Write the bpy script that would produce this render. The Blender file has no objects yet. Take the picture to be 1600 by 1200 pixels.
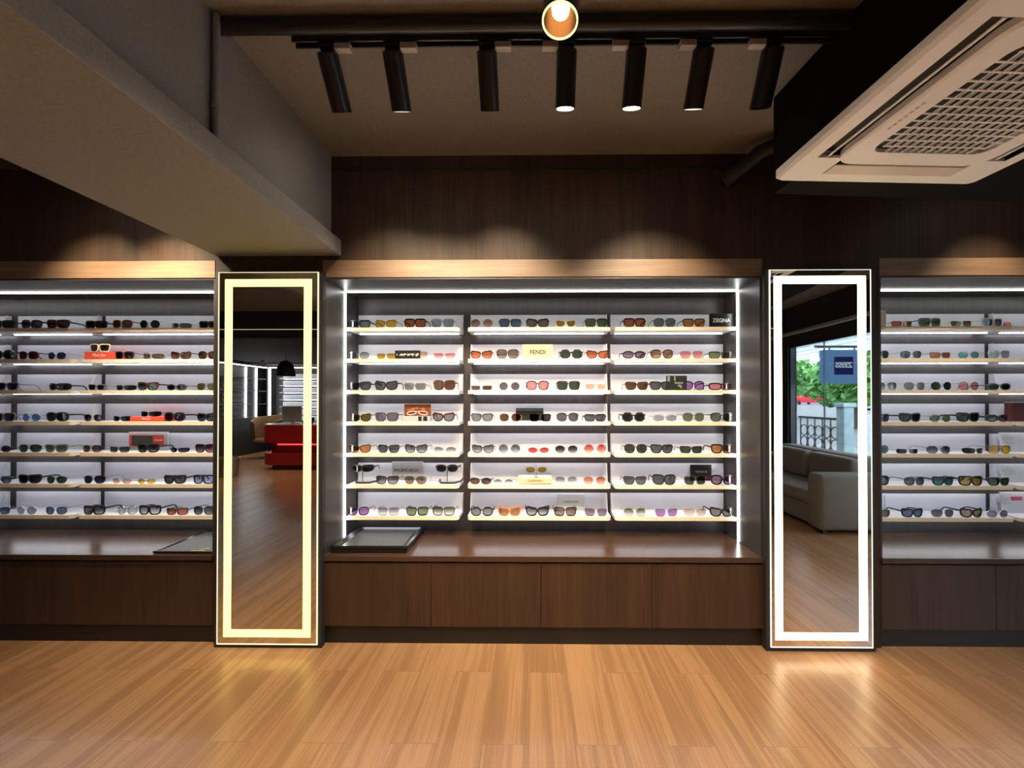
import bpy, bmesh, math, random
from mathutils import Vector, Matrix
random.seed(7)
S = bpy.context.scene
COL = S.collection
R = math.radians

# ------------------------------------------------------------------ camera, world, exposure
EYE = 1.56; FPX = 600.0; CX, CY = 827.0, 621.0; YAW = R(0.6); PITCH = R(0.4)
cam_d = bpy.data.cameras.new('camera'); cam = bpy.data.objects.new('camera', cam_d); COL.objects.link(cam)
cam.location = (0, 0, EYE); cam.rotation_euler = (R(90) + PITCH, 0, YAW)
cam_d.sensor_width = 36; cam_d.lens = 36 * FPX / 1600
cam_d.shift_x = -(CX - 800) / 1600; cam_d.shift_y = (CY - 600) / 1600
cam_d.clip_start = 0.03; cam_d.clip_end = 200
S.camera = cam
S.view_settings.view_transform = 'Standard'; S.view_settings.look = 'None'
S.view_settings.gamma = 1; S.view_settings.use_curve_mapping = False
S.view_settings.exposure = 0.65
W = bpy.data.worlds.new('daylight'); S.world = W; W.use_nodes = True
W.node_tree.nodes['Background'].inputs[0].default_value = (0.72, 0.86, 1.0, 1)
W.node_tree.nodes['Background'].inputs[1].default_value = 4.5
S.cycles.max_bounces = 8; S.cycles.diffuse_bounces = 5; S.cycles.glossy_bounces = 5
S.cycles.transparent_max_bounces = 16; S.cycles.transmission_bounces = 6
S.cycles.caustics_reflective = False; S.cycles.caustics_refractive = False
S.cycles.sample_clamp_indirect = 6

WARM = (1.0, 0.82, 0.57); COOL = (0.93, 0.95, 1.0)
P_TRACK = 66.0        # spots washing the wall
P_DOWN = 120.0         # unseen downlights over the walkway, partly added as fill; also the gold lamp
P_REAR = 60.0         # downlights added in the room behind as ambient fill
L_SHELF = 11.5; L_FRAME = 10.5; L_MIRROR = 1.0

_F = Vector((-math.sin(YAW) * math.cos(PITCH), math.cos(YAW) * math.cos(PITCH), math.sin(PITCH)))
_R = Vector((math.cos(YAW), math.sin(YAW), 0)); _U = _R.cross(_F)
def P(u, v, Y):
    """point of the place seen at photo pixel (u, v) when it stands at depth Y"""
    d = _F + _R * ((u - CX) / FPX) - _U * ((v - CY) / FPX)
    return Vector((0, 0, EYE)) + d * (Y / d.y)
def PX(u, Y): return P(u, 625, Y).x

# ------------------------------------------------------------------ materials
MATS = {}
def new_mat(name):
    m = bpy.data.materials.new(name); m.use_nodes = True
    nt = m.node_tree
    for n in list(nt.nodes): nt.nodes.remove(n)
    o = nt.nodes.new('ShaderNodeOutputMaterial'); MATS[name] = m
    return m, nt, o
def N(nt, t, **kw):
    n = nt.nodes.new(t)
    for k, v in kw.items():
        if hasattr(n, k): setattr(n, k, v)
        else: n.inputs[k].default_value = v
    return n
def rgba(c): return (c[0], c[1], c[2], 1)
def plain(name, c, rough=0.5, metal=0.0, spec=0.5, coat=0.0, var=0.0, vscale=40, bump=0.0):
    if name in MATS: return MATS[name]
    m, nt, o = new_mat(name)
    b = N(nt, 'ShaderNodeBsdfPrincipled'); nt.links.new(b.outputs[0], o.inputs[0])
    b.inputs['Base Color'].default_value = rgba(c); b.inputs['Roughness'].default_value = rough
    b.inputs['Metallic'].default_value = metal; b.inputs['Specular IOR Level'].default_value = spec
    b.inputs['Coat Weight'].default_value = coat
    if var > 0 or bump > 0:
        tc = N(nt, 'ShaderNodeTexCoord'); ns = N(nt, 'ShaderNodeTexNoise'); ns.inputs['Scale'].default_value = vscale
        ns.inputs['Detail'].default_value = 4
        nt.links.new(tc.outputs['Object'], ns.inputs['Vector'])
        if var > 0:
            r = N(nt, 'ShaderNodeValToRGB')
            r.color_ramp.elements[0].position = 0.3; r.color_ramp.elements[1].position = 0.7
            r.color_ramp.elements[0].color = rgba([x * (1 - var) for x in c])
            r.color_ramp.elements[1].color = rgba([min(1, x * (1 + var)) for x in c])
            nt.links.new(ns.outputs['Fac'], r.inputs[0]); nt.links.new(r.outputs[0], b.inputs['Base Color'])
        if bump > 0:
            bp = N(nt, 'ShaderNodeBump'); bp.inputs['Strength'].default_value = bump; bp.inputs['Distance'].default_value = 0.002
            nt.links.new(ns.outputs['Fac'], bp.inputs['Height']); nt.links.new(bp.outputs[0], b.inputs['Normal'])
    return m
def emit(name, c, s):
    if name in MATS: return MATS[name]
    m, nt, o = new_mat(name)
    e = N(nt, 'ShaderNodeEmission'); e.inputs[0].default_value = rgba(c); e.inputs[1].default_value = s
    nt.links.new(e.outputs[0], o.inputs[0]); return m
def wood(name, dark, light, scale=(9, 9, 0.7), rough=0.4, fine=70, coat=0.0, spec=0.5):
    m, nt, o = new_mat(name)
    b = N(nt, 'ShaderNodeBsdfPrincipled'); nt.links.new(b.outputs[0], o.inputs[0])
    tc = N(nt, 'ShaderNodeTexCoord'); mp = N(nt, 'ShaderNodeMapping'); mp.inputs['Scale'].default_value = scale
    nt.links.new(tc.outputs['Object'], mp.inputs[0])
    n1 = N(nt, 'ShaderNodeTexNoise'); n1.inputs['Scale'].default_value = 1.6; n1.inputs['Detail'].default_value = 6
    n1.inputs['Distortion'].default_value = 0.6
    nt.links.new(mp.outputs[0], n1.inputs['Vector'])
    mp2 = N(nt, 'ShaderNodeMapping'); mp2.inputs['Scale'].default_value = [fine if s > 2 else 1.6 for s in scale]
    nt.links.new(tc.outputs['Object'], mp2.inputs[0])
    n2 = N(nt, 'ShaderNodeTexNoise'); n2.inputs['Scale'].default_value = 1.5; n2.inputs['Detail'].default_value = 3
    nt.links.new(mp2.outputs[0], n2.inputs['Vector'])
    mx = N(nt, 'ShaderNodeMath', operation='MULTIPLY_ADD'); mx.inputs[1].default_value = 0.45
    nt.links.new(n2.outputs['Fac'], mx.inputs[0])
    m3 = N(nt, 'ShaderNodeMath', operation='MULTIPLY'); m3.inputs[1].default_value = 0.6
    nt.links.new(n1.outputs['Fac'], m3.inputs[0]); nt.links.new(m3.outputs[0], mx.inputs[2])
    r = N(nt, 'ShaderNodeValToRGB'); r.color_ramp.elements[0].position = 0.32; r.color_ramp.elements[1].position = 0.72
    r.color_ramp.elements[0].color = rgba(dark); r.color_ramp.elements[1].color = rgba(light)
    nt.links.new(mx.outputs[0], r.inputs[0]); nt.links.new(r.outputs[0], b.inputs['Base Color'])
    b.inputs['Roughness'].default_value = rough; b.inputs['Coat Weight'].default_value = coat
    b.inputs['Specular IOR Level'].default_value = spec
    return m
def floor_mat():
    m, nt, o = new_mat('floor_planks'); L = nt.links.new
    b = N(nt, 'ShaderNodeBsdfPrincipled'); L(b.outputs[0], o.inputs[0])
    tc = N(nt, 'ShaderNodeTexCoord'); mp = N(nt, 'ShaderNodeMapping'); mp.inputs['Rotation'].default_value = (0, 0, R(90))
    mp.inputs['Location'].default_value = (0.50, 0.02, 0)
    L(tc.outputs['Object'], mp.inputs[0])
    bk = N(nt, 'ShaderNodeTexBrick'); bk.offset = 0.37; bk.offset_frequency = 2
    bk.inputs['Scale'].default_value = 1; bk.inputs['Brick Width'].default_value = 1.25; bk.inputs['Row Height'].default_value = 0.21
    bk.inputs['Mortar Size'].default_value = 0.0012; bk.inputs['Mortar Smooth'].default_value = 0.2; bk.inputs['Bias'].default_value = 0
    bk.inputs['Color1'].default_value = (0, 0, 0, 1); bk.inputs['Color2'].default_value = (1, 1, 1, 1); bk.inputs['Mortar'].default_value = (0.5, 0.5, 0.5, 1)
    L(mp.outputs[0], bk.inputs['Vector'])
    # grain runs along the planks and is shifted from plank to plank
    sc = N(nt, 'ShaderNodeVectorMath', operation='SCALE'); sc.inputs[3].default_value = 7.0
    L(bk.outputs['Color'], sc.inputs[0])
    ad = N(nt, 'ShaderNodeVectorMath', operation='ADD'); L(tc.outputs['Object'], ad.inputs[0]); L(sc.outputs[0], ad.inputs[1])
    def grain(scale, detail, dist, rough=0.55):
        q = N(nt, 'ShaderNodeMapping'); q.inputs['Scale'].default_value = scale; L(ad.outputs[0], q.inputs[0])
        n = N(nt, 'ShaderNodeTexNoise'); n.inputs['Scale'].default_value = 1; n.inputs['Detail'].default_value = detail
        n.inputs['Distortion'].default_value = dist; n.inputs['Roughness'].default_value = rough
        L(q.outputs[0], n.inputs['Vector']); return n
    g1 = grain((13, 0.5, 1), 5, 1.1); g2 = grain((120, 1.8, 1), 4, 0.3)
    wv = N(nt, 'ShaderNodeMath', operation='MULTIPLY'); wv.inputs[1].default_value = 26; L(g1.outputs['Fac'], wv.inputs[0])
    sn = N(nt, 'ShaderNodeMath', operation='SINE'); L(wv.outputs[0], sn.inputs[0])
    a1 = N(nt, 'ShaderNodeMath', operation='MULTIPLY_ADD'); a1.inputs[1].default_value = 0.045; L(sn.outputs[0], a1.inputs[0]); L(g1.outputs['Fac'], a1.inputs[2])
    a2 = N(nt, 'ShaderNodeMath', operation='MULTIPLY_ADD'); a2.inputs[1].default_value = 0.60; L(g2.outputs['Fac'], a2.inputs[0]); L(a1.outputs[0], a2.inputs[2])
    bw = N(nt, 'ShaderNodeRGBToBW'); L(bk.outputs['Color'], bw.inputs[0])
    a3 = N(nt, 'ShaderNodeMath', operation='MULTIPLY_ADD'); a3.inputs[1].default_value = 0.10; L(bw.outputs[0], a3.inputs[0]); L(a2.outputs[0], a3.inputs[2])
    r = N(nt, 'ShaderNodeValToRGB'); e = r.color_ramp.elements
    e[0].position = 0.56; e[0].color = (0.250, 0.131, 0.062, 1); e[1].position = 1.0; e[1].color = (0.40, 0.222, 0.112, 1)
    k = e.new(0.82); k.color = (0.315, 0.165, 0.077, 1)
    L(a3.outputs[0], r.inputs[0])
    mx = N(nt, 'ShaderNodeMixRGB'); mx.inputs[2].default_value = (0.12, 0.055, 0.025, 1)
    mf = N(nt, 'ShaderNodeMath', operation='MULTIPLY'); mf.inputs[1].default_value = 0.55
    L(bk.outputs['Fac'], mf.inputs[0]); L(mf.outputs[0], mx.inputs[0]); L(r.outputs[0], mx.inputs[1]); L(mx.outputs[0], b.inputs['Base Color'])
    b.inputs['Roughness'].default_value = 0.30; b.inputs['Specular IOR Level'].default_value = 0.5
    bp = N(nt, 'ShaderNodeBump'); bp.inputs['Strength'].default_value = 0.12; bp.inputs['Distance'].default_value = 0.002
    L(g2.outputs['Fac'], bp.inputs['Height']); L(bp.outputs[0], b.inputs['Normal'])
    return m
def glassy(name, tint, refl=0.06, rough=0.0, grad=None):
    """tinted thin lens or pane: tinted pass-through plus a sheen"""
    if name in MATS: return MATS[name]
    m, nt, o = new_mat(name); L = nt.links.new
    t = N(nt, 'ShaderNodeBsdfTransparent'); g = N(nt, 'ShaderNodeBsdfGlossy'); g.inputs['Roughness'].default_value = rough
    g.inputs[0].default_value = (1, 1, 1, 1)
    t.inputs[0].default_value = rgba([math.sqrt(x) for x in tint])
    if grad:
        tc = N(nt, 'ShaderNodeTexCoord'); sp = N(nt, 'ShaderNodeSeparateXYZ'); L(tc.outputs['Generated'], sp.inputs[0])
        r = N(nt, 'ShaderNodeValToRGB'); r.color_ramp.elements[0].position = 0.08; r.color_ramp.elements[1].position = 0.85
        r.color_ramp.elements[0].color = rgba([math.sqrt(x) for x in grad]); r.color_ramp.elements[1].color = rgba([math.sqrt(x) for x in tint])
        L(sp.outputs[2], r.inputs[0]); L(r.outputs[0], t.inputs[0])
    lw = N(nt, 'ShaderNodeFresnel'); lw.inputs[0].default_value = 1.4
    mm = N(nt, 'ShaderNodeMath', operation='MULTIPLY_ADD'); mm.inputs[1].default_value = 0.35; mm.inputs[2].default_value = refl * 0.4
    L(lw.outputs[0], mm.inputs[0])
    mx = N(nt, 'ShaderNodeMixShader'); L(mm.outputs[0], mx.inputs[0]); L(t.outputs[0], mx.inputs[1]); L(g.outputs[0], mx.inputs[2])
    L(mx.outputs[0], o.inputs[0]); return m
def tortoise(name):
    m, nt, o = new_mat(name); L = nt.links.new
    b = N(nt, 'ShaderNodeBsdfPrincipled'); L(b.outputs[0], o.inputs[0]); b.inputs['Roughness'].default_value = 0.2
    tc = N(nt, 'ShaderNodeTexCoord'); ns = N(nt, 'ShaderNodeTexNoise'); ns.inputs['Scale'].default_value = 120; ns.inputs['Detail'].default_value = 2
    L(tc.outputs['Object'], ns.inputs['Vector'])
    r = N(nt, 'ShaderNodeValToRGB'); r.color_ramp.elements[0].position = 0.42; r.color_ramp.elements[1].position = 0.68
    r.color_ramp.elements[0].color = (0.012, 0.006, 0.005, 1); r.color_ramp.elements[1].color = (0.12, 0.04, 0.015, 1)
    L(ns.outputs['Fac'], r.inputs[0]); L(r.outputs[0], b.inputs['Base Color']); return m

WALNUT = wood('walnut_panel', (0.026, 0.0125, 0.007), (0.070, 0.033, 0.017), rough=0.45)
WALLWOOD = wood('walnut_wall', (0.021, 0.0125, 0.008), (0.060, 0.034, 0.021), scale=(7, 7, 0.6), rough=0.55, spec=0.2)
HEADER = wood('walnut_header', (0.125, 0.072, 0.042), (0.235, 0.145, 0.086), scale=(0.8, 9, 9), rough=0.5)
COUNTER = wood('walnut_counter', (0.036, 0.019, 0.012), (0.080, 0.041, 0.026), scale=(0.8, 9, 9), rough=0.25)
INNER = wood('dark_laminate', (0.030, 0.025, 0.025), (0.052, 0.044, 0.043), rough=0.38)
PLINTH = plain('plinth_black', (0.012, 0.009, 0.008), 0.5)
MAPLE = plain('maple_edge', (0.88, 0.75, 0.57), 0.5, var=0.06, vscale=60)
TRAY = plain('white_acrylic', (0.72, 0.72, 0.77), 0.35)
PAINT = plain('ceiling_paint', (0.235, 0.22, 0.195), 0.8, var=0.10, vscale=90, bump=0.15)
BEAMP = plain('beam_paint', (0.235, 0.225, 0.215), 0.8, var=0.10, vscale=90, bump=0.15)
SOFFITM = plain('soffit_paint', (0.006, 0.005, 0.0045), 0.9, spec=0.1)
DARKP = plain('dark_paint', (0.020, 0.018, 0.017), 0.8, var=0.1, vscale=60)
FLOORM = floor_mat()
BLACK = plain('black_metal', (0.012, 0.012, 0.013), 0.35)
BLACKM = plain('black_matt', (0.015, 0.014, 0.014), 0.6)
GREYP = plain('grey_plastic', (0.58, 0.58, 0.60), 0.5)
WHITEP = plain('white_plastic', (0.92, 0.91, 0.89), 0.45)
SLOTM = plain('slot_dark', (0.016, 0.012, 0.010), 0.6)
GOLD = plain('gold_reflector', (0.85, 0.55, 0.22), 0.18, metal=1)
SHELF_LED = emit('shelf_led', COOL, L_SHELF); FRAME_LED = emit('recess_led', (0.97, 1.0, 0.96), L_FRAME)
MIR_LED_L = emit('mirror_led_warm', (2.3, 1.7, 0.40), L_MIRROR); MIR_LED_R = emit('mirror_led_pale', (6.2, 4.7, 2.8), L_MIRROR)
EDGE_L = emit('mirror_edge_warm', (1.0, 0.88, 0.5), 0.9); EDGE_R = emit('mirror_edge_pale', (1.0, 0.92, 0.75), 0.9)
LAMP_E = emit('lamp_lens', (1.0, 0.90, 0.72), 30.0); LAMP_OFF = plain('lamp_lens_off', (0.02, 0.02, 0.02), 0.2)
m_, nt_, o_ = new_mat('mirror_silver'); g_ = N(nt_, 'ShaderNodeBsdfGlossy'); g_.inputs['Roughness'].default_value = 0.0
g_.inputs[0].default_value = (0.80, 0.80, 0.78, 1); nt_.links.new(g_.outputs[0], o_.inputs[0]); MIRROR = m_

# ------------------------------------------------------------------ mesh helpers
def box(bm, x0, x1, y0, y1, z0, z1, bev=0.0, seg=2):
    vs = [bm.verts.new(c) for c in ((x0,y0,z0),(x1,y0,z0),(x1,y1,z0),(x0,y1,z0),(x0,y0,z1),(x1,y0,z1),(x1,y1,z1),(x0,y1,z1))]
    fs = [bm.faces.new([vs[i] for i in q]) for q in ((0,3,2,1),(4,5,6,7),(0,1,5,4),(1,2,6,5),(2,3,7,6),(3,0,4,7))]
    if bev > 0:
        es = list({e for f in fs for e in f.edges})
        bmesh.ops.bevel(bm, geom=es, offset=bev, segments=seg, affect='EDGES', profile=0.5)
    return bm
def prism(bm, pts, axis, a, b):
    """polygon pts (2-D) swept between a and b along axis"""
    def mk(p, t):
        return {'x': (t, p[0], p[1]), 'y': (p[0], t, p[1]), 'z': (p[0], p[1], t)}[axis]
    v0 = [bm.verts.new(mk(p, a)) for p in pts]; v1 = [bm.verts.new(mk(p, b)) for p in pts]
    bm.faces.new(v0); bm.faces.new(v1[::-1]); n = len(pts)
    for i in range(n): bm.faces.new((v0[i], v1[i], v1[(i+1) % n], v0[(i+1) % n]))
    return bm
def tube(bm, pts, r, seg=8, caps=True):
    pts = [Vector(p) for p in pts]; rs = r if isinstance(r, (list, tuple)) else [r] * len(pts)
    rings = []; ref = None
    for i, p in enumerate(pts):
        t = (pts[min(i+1, len(pts)-1)] - pts[max(i-1, 0)]).normalized()
        if ref is None:
            ref = Vector((0, 0, 1)) if abs(t.z) < 0.9 else Vector((1, 0, 0))
        a = (ref - t * ref.dot(t)).normalized(); b = t.cross(a); ref = a
        rings.append([bm.verts.new(p + (a * math.cos(k*2*math.pi/seg) + b * math.sin(k*2*math.pi/seg)) * rs[i]) for k in range(seg)])
    for i in range(len(rings)-1):
        for k in range(seg):
            bm.faces.new((rings[i][k], rings[i][(k+1) % seg], rings[i+1][(k+1) % seg], rings[i+1][k]))
    if caps:
        bm.faces.new(rings[0][::-1]); bm.faces.new(rings[-1])
    return bm
def lathe(bm, prof, c, axis=Vector((0, 0, 1)), seg=28, close=False):
    """prof = [(radius, height along axis)] turned about axis through c"""
    c = Vector(c); axis = Vector(axis).normalized()
    ref = Vector((1, 0, 0)) if abs(axis.x) < 0.9 else Vector((0, 1, 0))
    a = (ref - axis * ref.dot(axis)).normalized(); b = axis.cross(a)
    rings = []
    for r, h in prof:
        if r < 1e-6: rings.append([bm.verts.new(c + axis * h)])
        else: rings.append([bm.verts.new(c + axis * h + (a * math.cos(k*2*math.pi/seg) + b * math.sin(k*2*math.pi/seg)) * r) for k in range(seg)])
    for i in range(len(rings)-1):
        A, B = rings[i], rings[i+1]
        for k in range(seg):
            k2 = (k+1) % seg
            if len(A) == 1 and len(B) == 1: continue
            if len(A) == 1: bm.faces.new((A[0], B[k2], B[k]))
            elif len(B) == 1: bm.faces.new((A[k], A[k2], B[0]))
            else: bm.faces.new((A[k], A[k2], B[k2], B[k]))
    return bm
def NB(): return bmesh.new()
def obj(name, bm, mat, parent=None, smooth=False, kind=None):
    """link bm (world coordinates) as one mesh object; under a parent it is stored relative to the parent's spot"""
    bmesh.ops.recalc_face_normals(bm, faces=bm.faces)
    if parent is not None:
        L = Vector((0, 0, 0)); p = parent
        while p is not None: L += p.location; p = p.parent
        bmesh.ops.translate(bm, verts=bm.verts, vec=-L)
    me = bpy.data.meshes.new(name); bm.to_mesh(me); bm.free()
    if mat: me.materials.append(mat)
    if smooth:
        for p in me.polygons: p.use_smooth = True
        try: me.set_sharp_from_angle(angle=R(40))
        except Exception: pass
    o = bpy.data.objects.new(name, me); COL.objects.link(o)
    if parent is not None: o.parent = parent
    if kind: o['kind'] = kind
    return o
def tag(o, label, cat, group=None):
    o['label'] = label; o['category'] = cat
    if group: o['group'] = group
    return o
def thing(name, label, cat, loc=(0, 0, 0), group=None):
    o = bpy.data.objects.new(name, None); COL.objects.link(o); o.location = loc; o.empty_display_size = 0.05
    return tag(o, label, cat, group)
def struct(name, bm, mat): return obj(name, bm, mat, kind='structure')
def text_bm(s, center, width=None, size=0.02, face='-y', depth=0.0006, shear=0.0, bold=0.0):
    """lettering mesh centred at center, readable from the side it faces"""
    cu = bpy.data.curves.new('t', 'FONT'); cu.body = s; cu.size = size; cu.align_x = 'CENTER'; cu.align_y = 'CENTER'
    cu.extrude = depth; cu.shear = shear; cu.resolution_u = 3; cu.offset = bold*size
    t = bpy.data.objects.new('t', cu); COL.objects.link(t)
    dg = bpy.context.evaluated_depsgraph_get(); me = bpy.data.meshes.new_from_object(t.evaluated_get(dg))
    bm = bmesh.new(); bm.from_mesh(me)
    bpy.data.objects.remove(t); bpy.data.curves.remove(cu); bpy.data.meshes.remove(me)
    xs = [v.co.x for v in bm.verts]; ys = [v.co.y for v in bm.verts]
    cx, cy = (min(xs)+max(xs))/2, (min(ys)+max(ys))/2; w = max(xs)-min(xs)
    k = (width / w) if width else 1
    for v in bm.verts:
        x, y, z = (v.co.x-cx)*k, (v.co.y-cy)*k, v.co.z
        if face == '-y': v.co = Vector((x, -z, y))
        elif face == '+y': v.co = Vector((-x, z, y))
        elif face == 'top': v.co = Vector((x, y, z))
        v.co += Vector(center)
    return bm
def light_spot(name, parent, loc, target, power, color, ang=60, blend=0.6, rad=0.03):
    d = bpy.data.lights.new(name, 'SPOT'); d.energy = power; d.color = color; d.spot_size = R(ang); d.spot_blend = blend
    d.shadow_soft_size = rad
    o = bpy.data.objects.new(name, d); COL.objects.link(o)
    L = Vector((0, 0, 0)); p = parent
    while p is not None: L += p.location; p = p.parent
    o.parent = parent; o.location = Vector(loc) - L
    o.rotation_euler = (Vector(target) - Vector(loc)).to_track_quat('-Z', 'Y').to_euler()
    return o

# ------------------------------------------------------------------ the room
CEIL = 3.13; YW = 2.45; YB = 2.92; YS = 2.73; XL = -8.63; XR = 4.35; YR = -7.5
ZC = 0.568; ZT = 2.348                      # counter top, top of the cabinet openings
struct('floor', box(NB(), XL-0.2, XR, YR-0.2, 3.1, -0.1, 0), FLOORM)
struct('ceiling', box(NB(), XL-0.2, XR+0.2, -1.9, 3.1, CEIL, CEIL+0.1), PAINT)
struct('ceiling_lowered', box(NB(), XL-0.2, XR+0.2, YR-0.2, -1.9, 2.65, CEIL+0.1), DARKP)
CAB = [(-5.6, -2.05), (PX(505, YW)-0.004, PX(1190, YW)+0.004), (2.19, XR-0.02)]   # recesses left, middle, right
bm = NB()
box(bm, XL-0.2, XR+0.2, YW, 3.1, ZT+0.11, CEIL)
box(bm, XL-0.2, XR+0.2, YB+0.02, 3.1, 0, ZT+0.11)
edges = [XL-0.2] + [x for c in CAB for x in c] + [XR+0.2]
for i in range(0, len(edges), 2): box(bm, edges[i], edges[i+1], YW, YB+0.02, 0, ZT+0.11)
struct('wall_back', bm, WALLWOOD)
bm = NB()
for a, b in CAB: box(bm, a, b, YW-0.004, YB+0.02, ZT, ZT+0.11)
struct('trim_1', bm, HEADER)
# thin shadow grooves of the panelling above
bm = NB()
def groove(u0, v0, u1, v1, w=0.0025):
    a, b = P(u0, v0, YW), P(u1, v1, YW)
    box(bm, min(a.x, b.x)-w/2, max(a.x, b.x)+w/2, YW-0.0015, YW+0.001, min(a.z, b.z)-w/2, max(a.z, b.z)+w/2)
groove(593, 250, 593, 376); groove(545, 376, 593, 376); groove(516, 263, 1200, 263); groove(243, 360, 243, 374); groove(243, 374, 300, 374)
struct('trim_2', bm, PLINTH)
struct('wall_left', box(NB(), XL-0.2, XL, YR-0.2, 2.45, 0, CEIL), DARKP)
struct('wall_rear', box(NB(), XL, XR+0.2, YR-0.2, YR, 0, 2.65), DARKP)
bm = NB()
box(bm, XR, XR+0.15, YR-0.2, -1.8, 0, CEIL); box(bm, XR, XR+0.15, -1.8, 3.1, 2.5, CEIL); box(bm, XR, XR+0.15, 1.6, 3.1, 0, 2.5)
box(bm, XR, XR+0.15, -1.8, 1.6, 0, 0.12)
struct('wall_right', bm, DARKP)
# storefront glazing
GLASS = glassy('pane_glass', (0.93, 0.96, 0.95), refl=0.1)
w1 = struct('window_1', box(NB(), XR+0.06, XR+0.07, -1.8, 1.6, 0.12, 2.5), GLASS)
bm = NB()
for y in (-1.785, 1.585): box(bm, XR+0.03, XR+0.10, y-0.014, y+0.014, 0.12, 2.5)
box(bm, XR+0.055, XR+0.075, -1.063, -1.057, 0.12, 2.5); box(bm, XR+0.055, XR+0.075, 0.237, 0.243, 0.12, 2.5)
box(bm, XR+0.03, XR+0.10, -1.8, 1.6, 0.12, 0.17); box(bm, XR+0.03, XR+0.10, -1.8, 1.6, 2.45, 2.5)
obj('window_frame', bm, BLACK, w1)
d = bpy.data.lights.new('window_portal', 'AREA'); d.shape = 'RECTANGLE'; d.size = 3.4; d.size_y = 2.38; d.cycles.is_portal = True
o = bpy.data.objects.new('window_portal', d); COL.objects.link(o); o.location = (XR+0.02, -0.1, 1.31); o.rotation_euler = (0, R(90), 0)
o.rotation_euler = Vector((-1, 0, 0)).to_track_quat('-Z', 'Y').to_euler(); d.size = 2.38 if False else 3.4
# ceiling beam on the left with its lower board
bm = NB(); box(bm, -2.04, -1.235, -1.9, YW, 2.487, 2.589, 0.004); box(bm, -2.03, -1.30, -1.9, YW, 2.585, CEIL)
struct('ceiling_beam', bm, BEAMP)
# boxed-in soffit that carries the air conditioner
bm = NB(); prism(bm, [(1.25, 2.0), (2.55, 2.09), (2.75, 0.2), (1.42, 0.2)], 'z', 2.632, CEIL)
struct('ceiling_soffit', bm, SOFFITM)

# ------------------------------------------------------------------ display cabinets
def shelf_z(i): return 2.079 - 0.2245 * i
def tray_bm(x0, x1, z, rl, rr, cheeks):
    """white bent tray: floor with rounded front corners, upright back, two short cheeks"""
    bm = NB(); pts = []
    y0, y1 = YS + 0.004, YB - 0.004
    def corner(cx, cy, r, a0, a1):
        for k in range(7):
            a = R(a0 + (a1-a0)*k/6); pts.append((cx + r*math.cos(a), cy + r*math.sin(a)))
    rad = 0.03
    if rl: corner(x0+rad, y0+rad, rad, 180, 270)
    else: pts.append((x0, y0))
    if rr: corner(x1-rad, y0+rad, rad, 270, 360)
    else: pts.append((x1, y0))
    pts += [(x1, y1), (x0, y1)]
    prism(bm, pts, 'z', z-0.022, z)
    box(bm, x0, x1, y1-0.006, y1, z, z+0.127)
    for on, xa, xb in ((cheeks[0], x0, x0+0.004), (cheeks[1], x1-0.004, x1)):
        if not on: continue
        prism(bm, [(y1-0.006, z), (y1-0.055, z), (y1-0.030, z+0.127), (y1-0.006, z+0.127)], 'x', xa, xb)
    return bm
def fascia_bm(x0, x1, z, rl, rr):
    """pale maple lipping that follows the front edge"""
    bm = NB(); rad = 0.03; ins = []; out = []
    y0 = YS
    path = []
    if rl: path += [(x0+rad-rad*math.sin(R(a)), y0+rad-rad*math.cos(R(a))) for a in (80, 60, 40, 20, 0)]
    else: path.append((x0, y0))
    if rr: path += [(x1-rad+rad*math.sin(R(a)), y0+rad-rad*math.cos(R(a))) for a in (0, 20, 40, 60, 80)]
    else: path.append((x1, y0))
    n = len(path); vo = []; vi = []
    for k, (x, y) in enumerate(path):
        a, b = path[max(0, k-1)], path[min(n-1, k+1)]
        t = Vector((b[0]-a[0], b[1]-a[1])).normalized(); nrm = Vector((-t.y, t.x))
        out.append((x, y)); ins.append((x+nrm.x*0.004, y+nrm.y*0.004))
    for (lo, hi) in ((z-0.0255, z+0.0005),):
        A = [[bm.verts.new((p[0], p[1], h)) for p in q] for q in (out, ins) for h in (lo, hi)]
        olo, ohi, ilo, ihi = A
        for k in range(n-1):
            bm.faces.new((olo[k], olo[k+1], ohi[k+1], ohi[k])); bm.faces.new((ilo[k], ihi[k], ihi[k+1], ilo[k+1]))
            bm.faces.new((ohi[k], ohi[k+1], ihi[k+1], ihi[k])); bm.faces.new((olo[k], ilo[k], ilo[k+1], olo[k+1]))
        bm.faces.new((olo[0], ohi[0], ihi[0], ilo[0])); bm.faces.new((olo[-1], ilo[-1], ihi[-1], ohi[-1]))
    return bm
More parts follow.
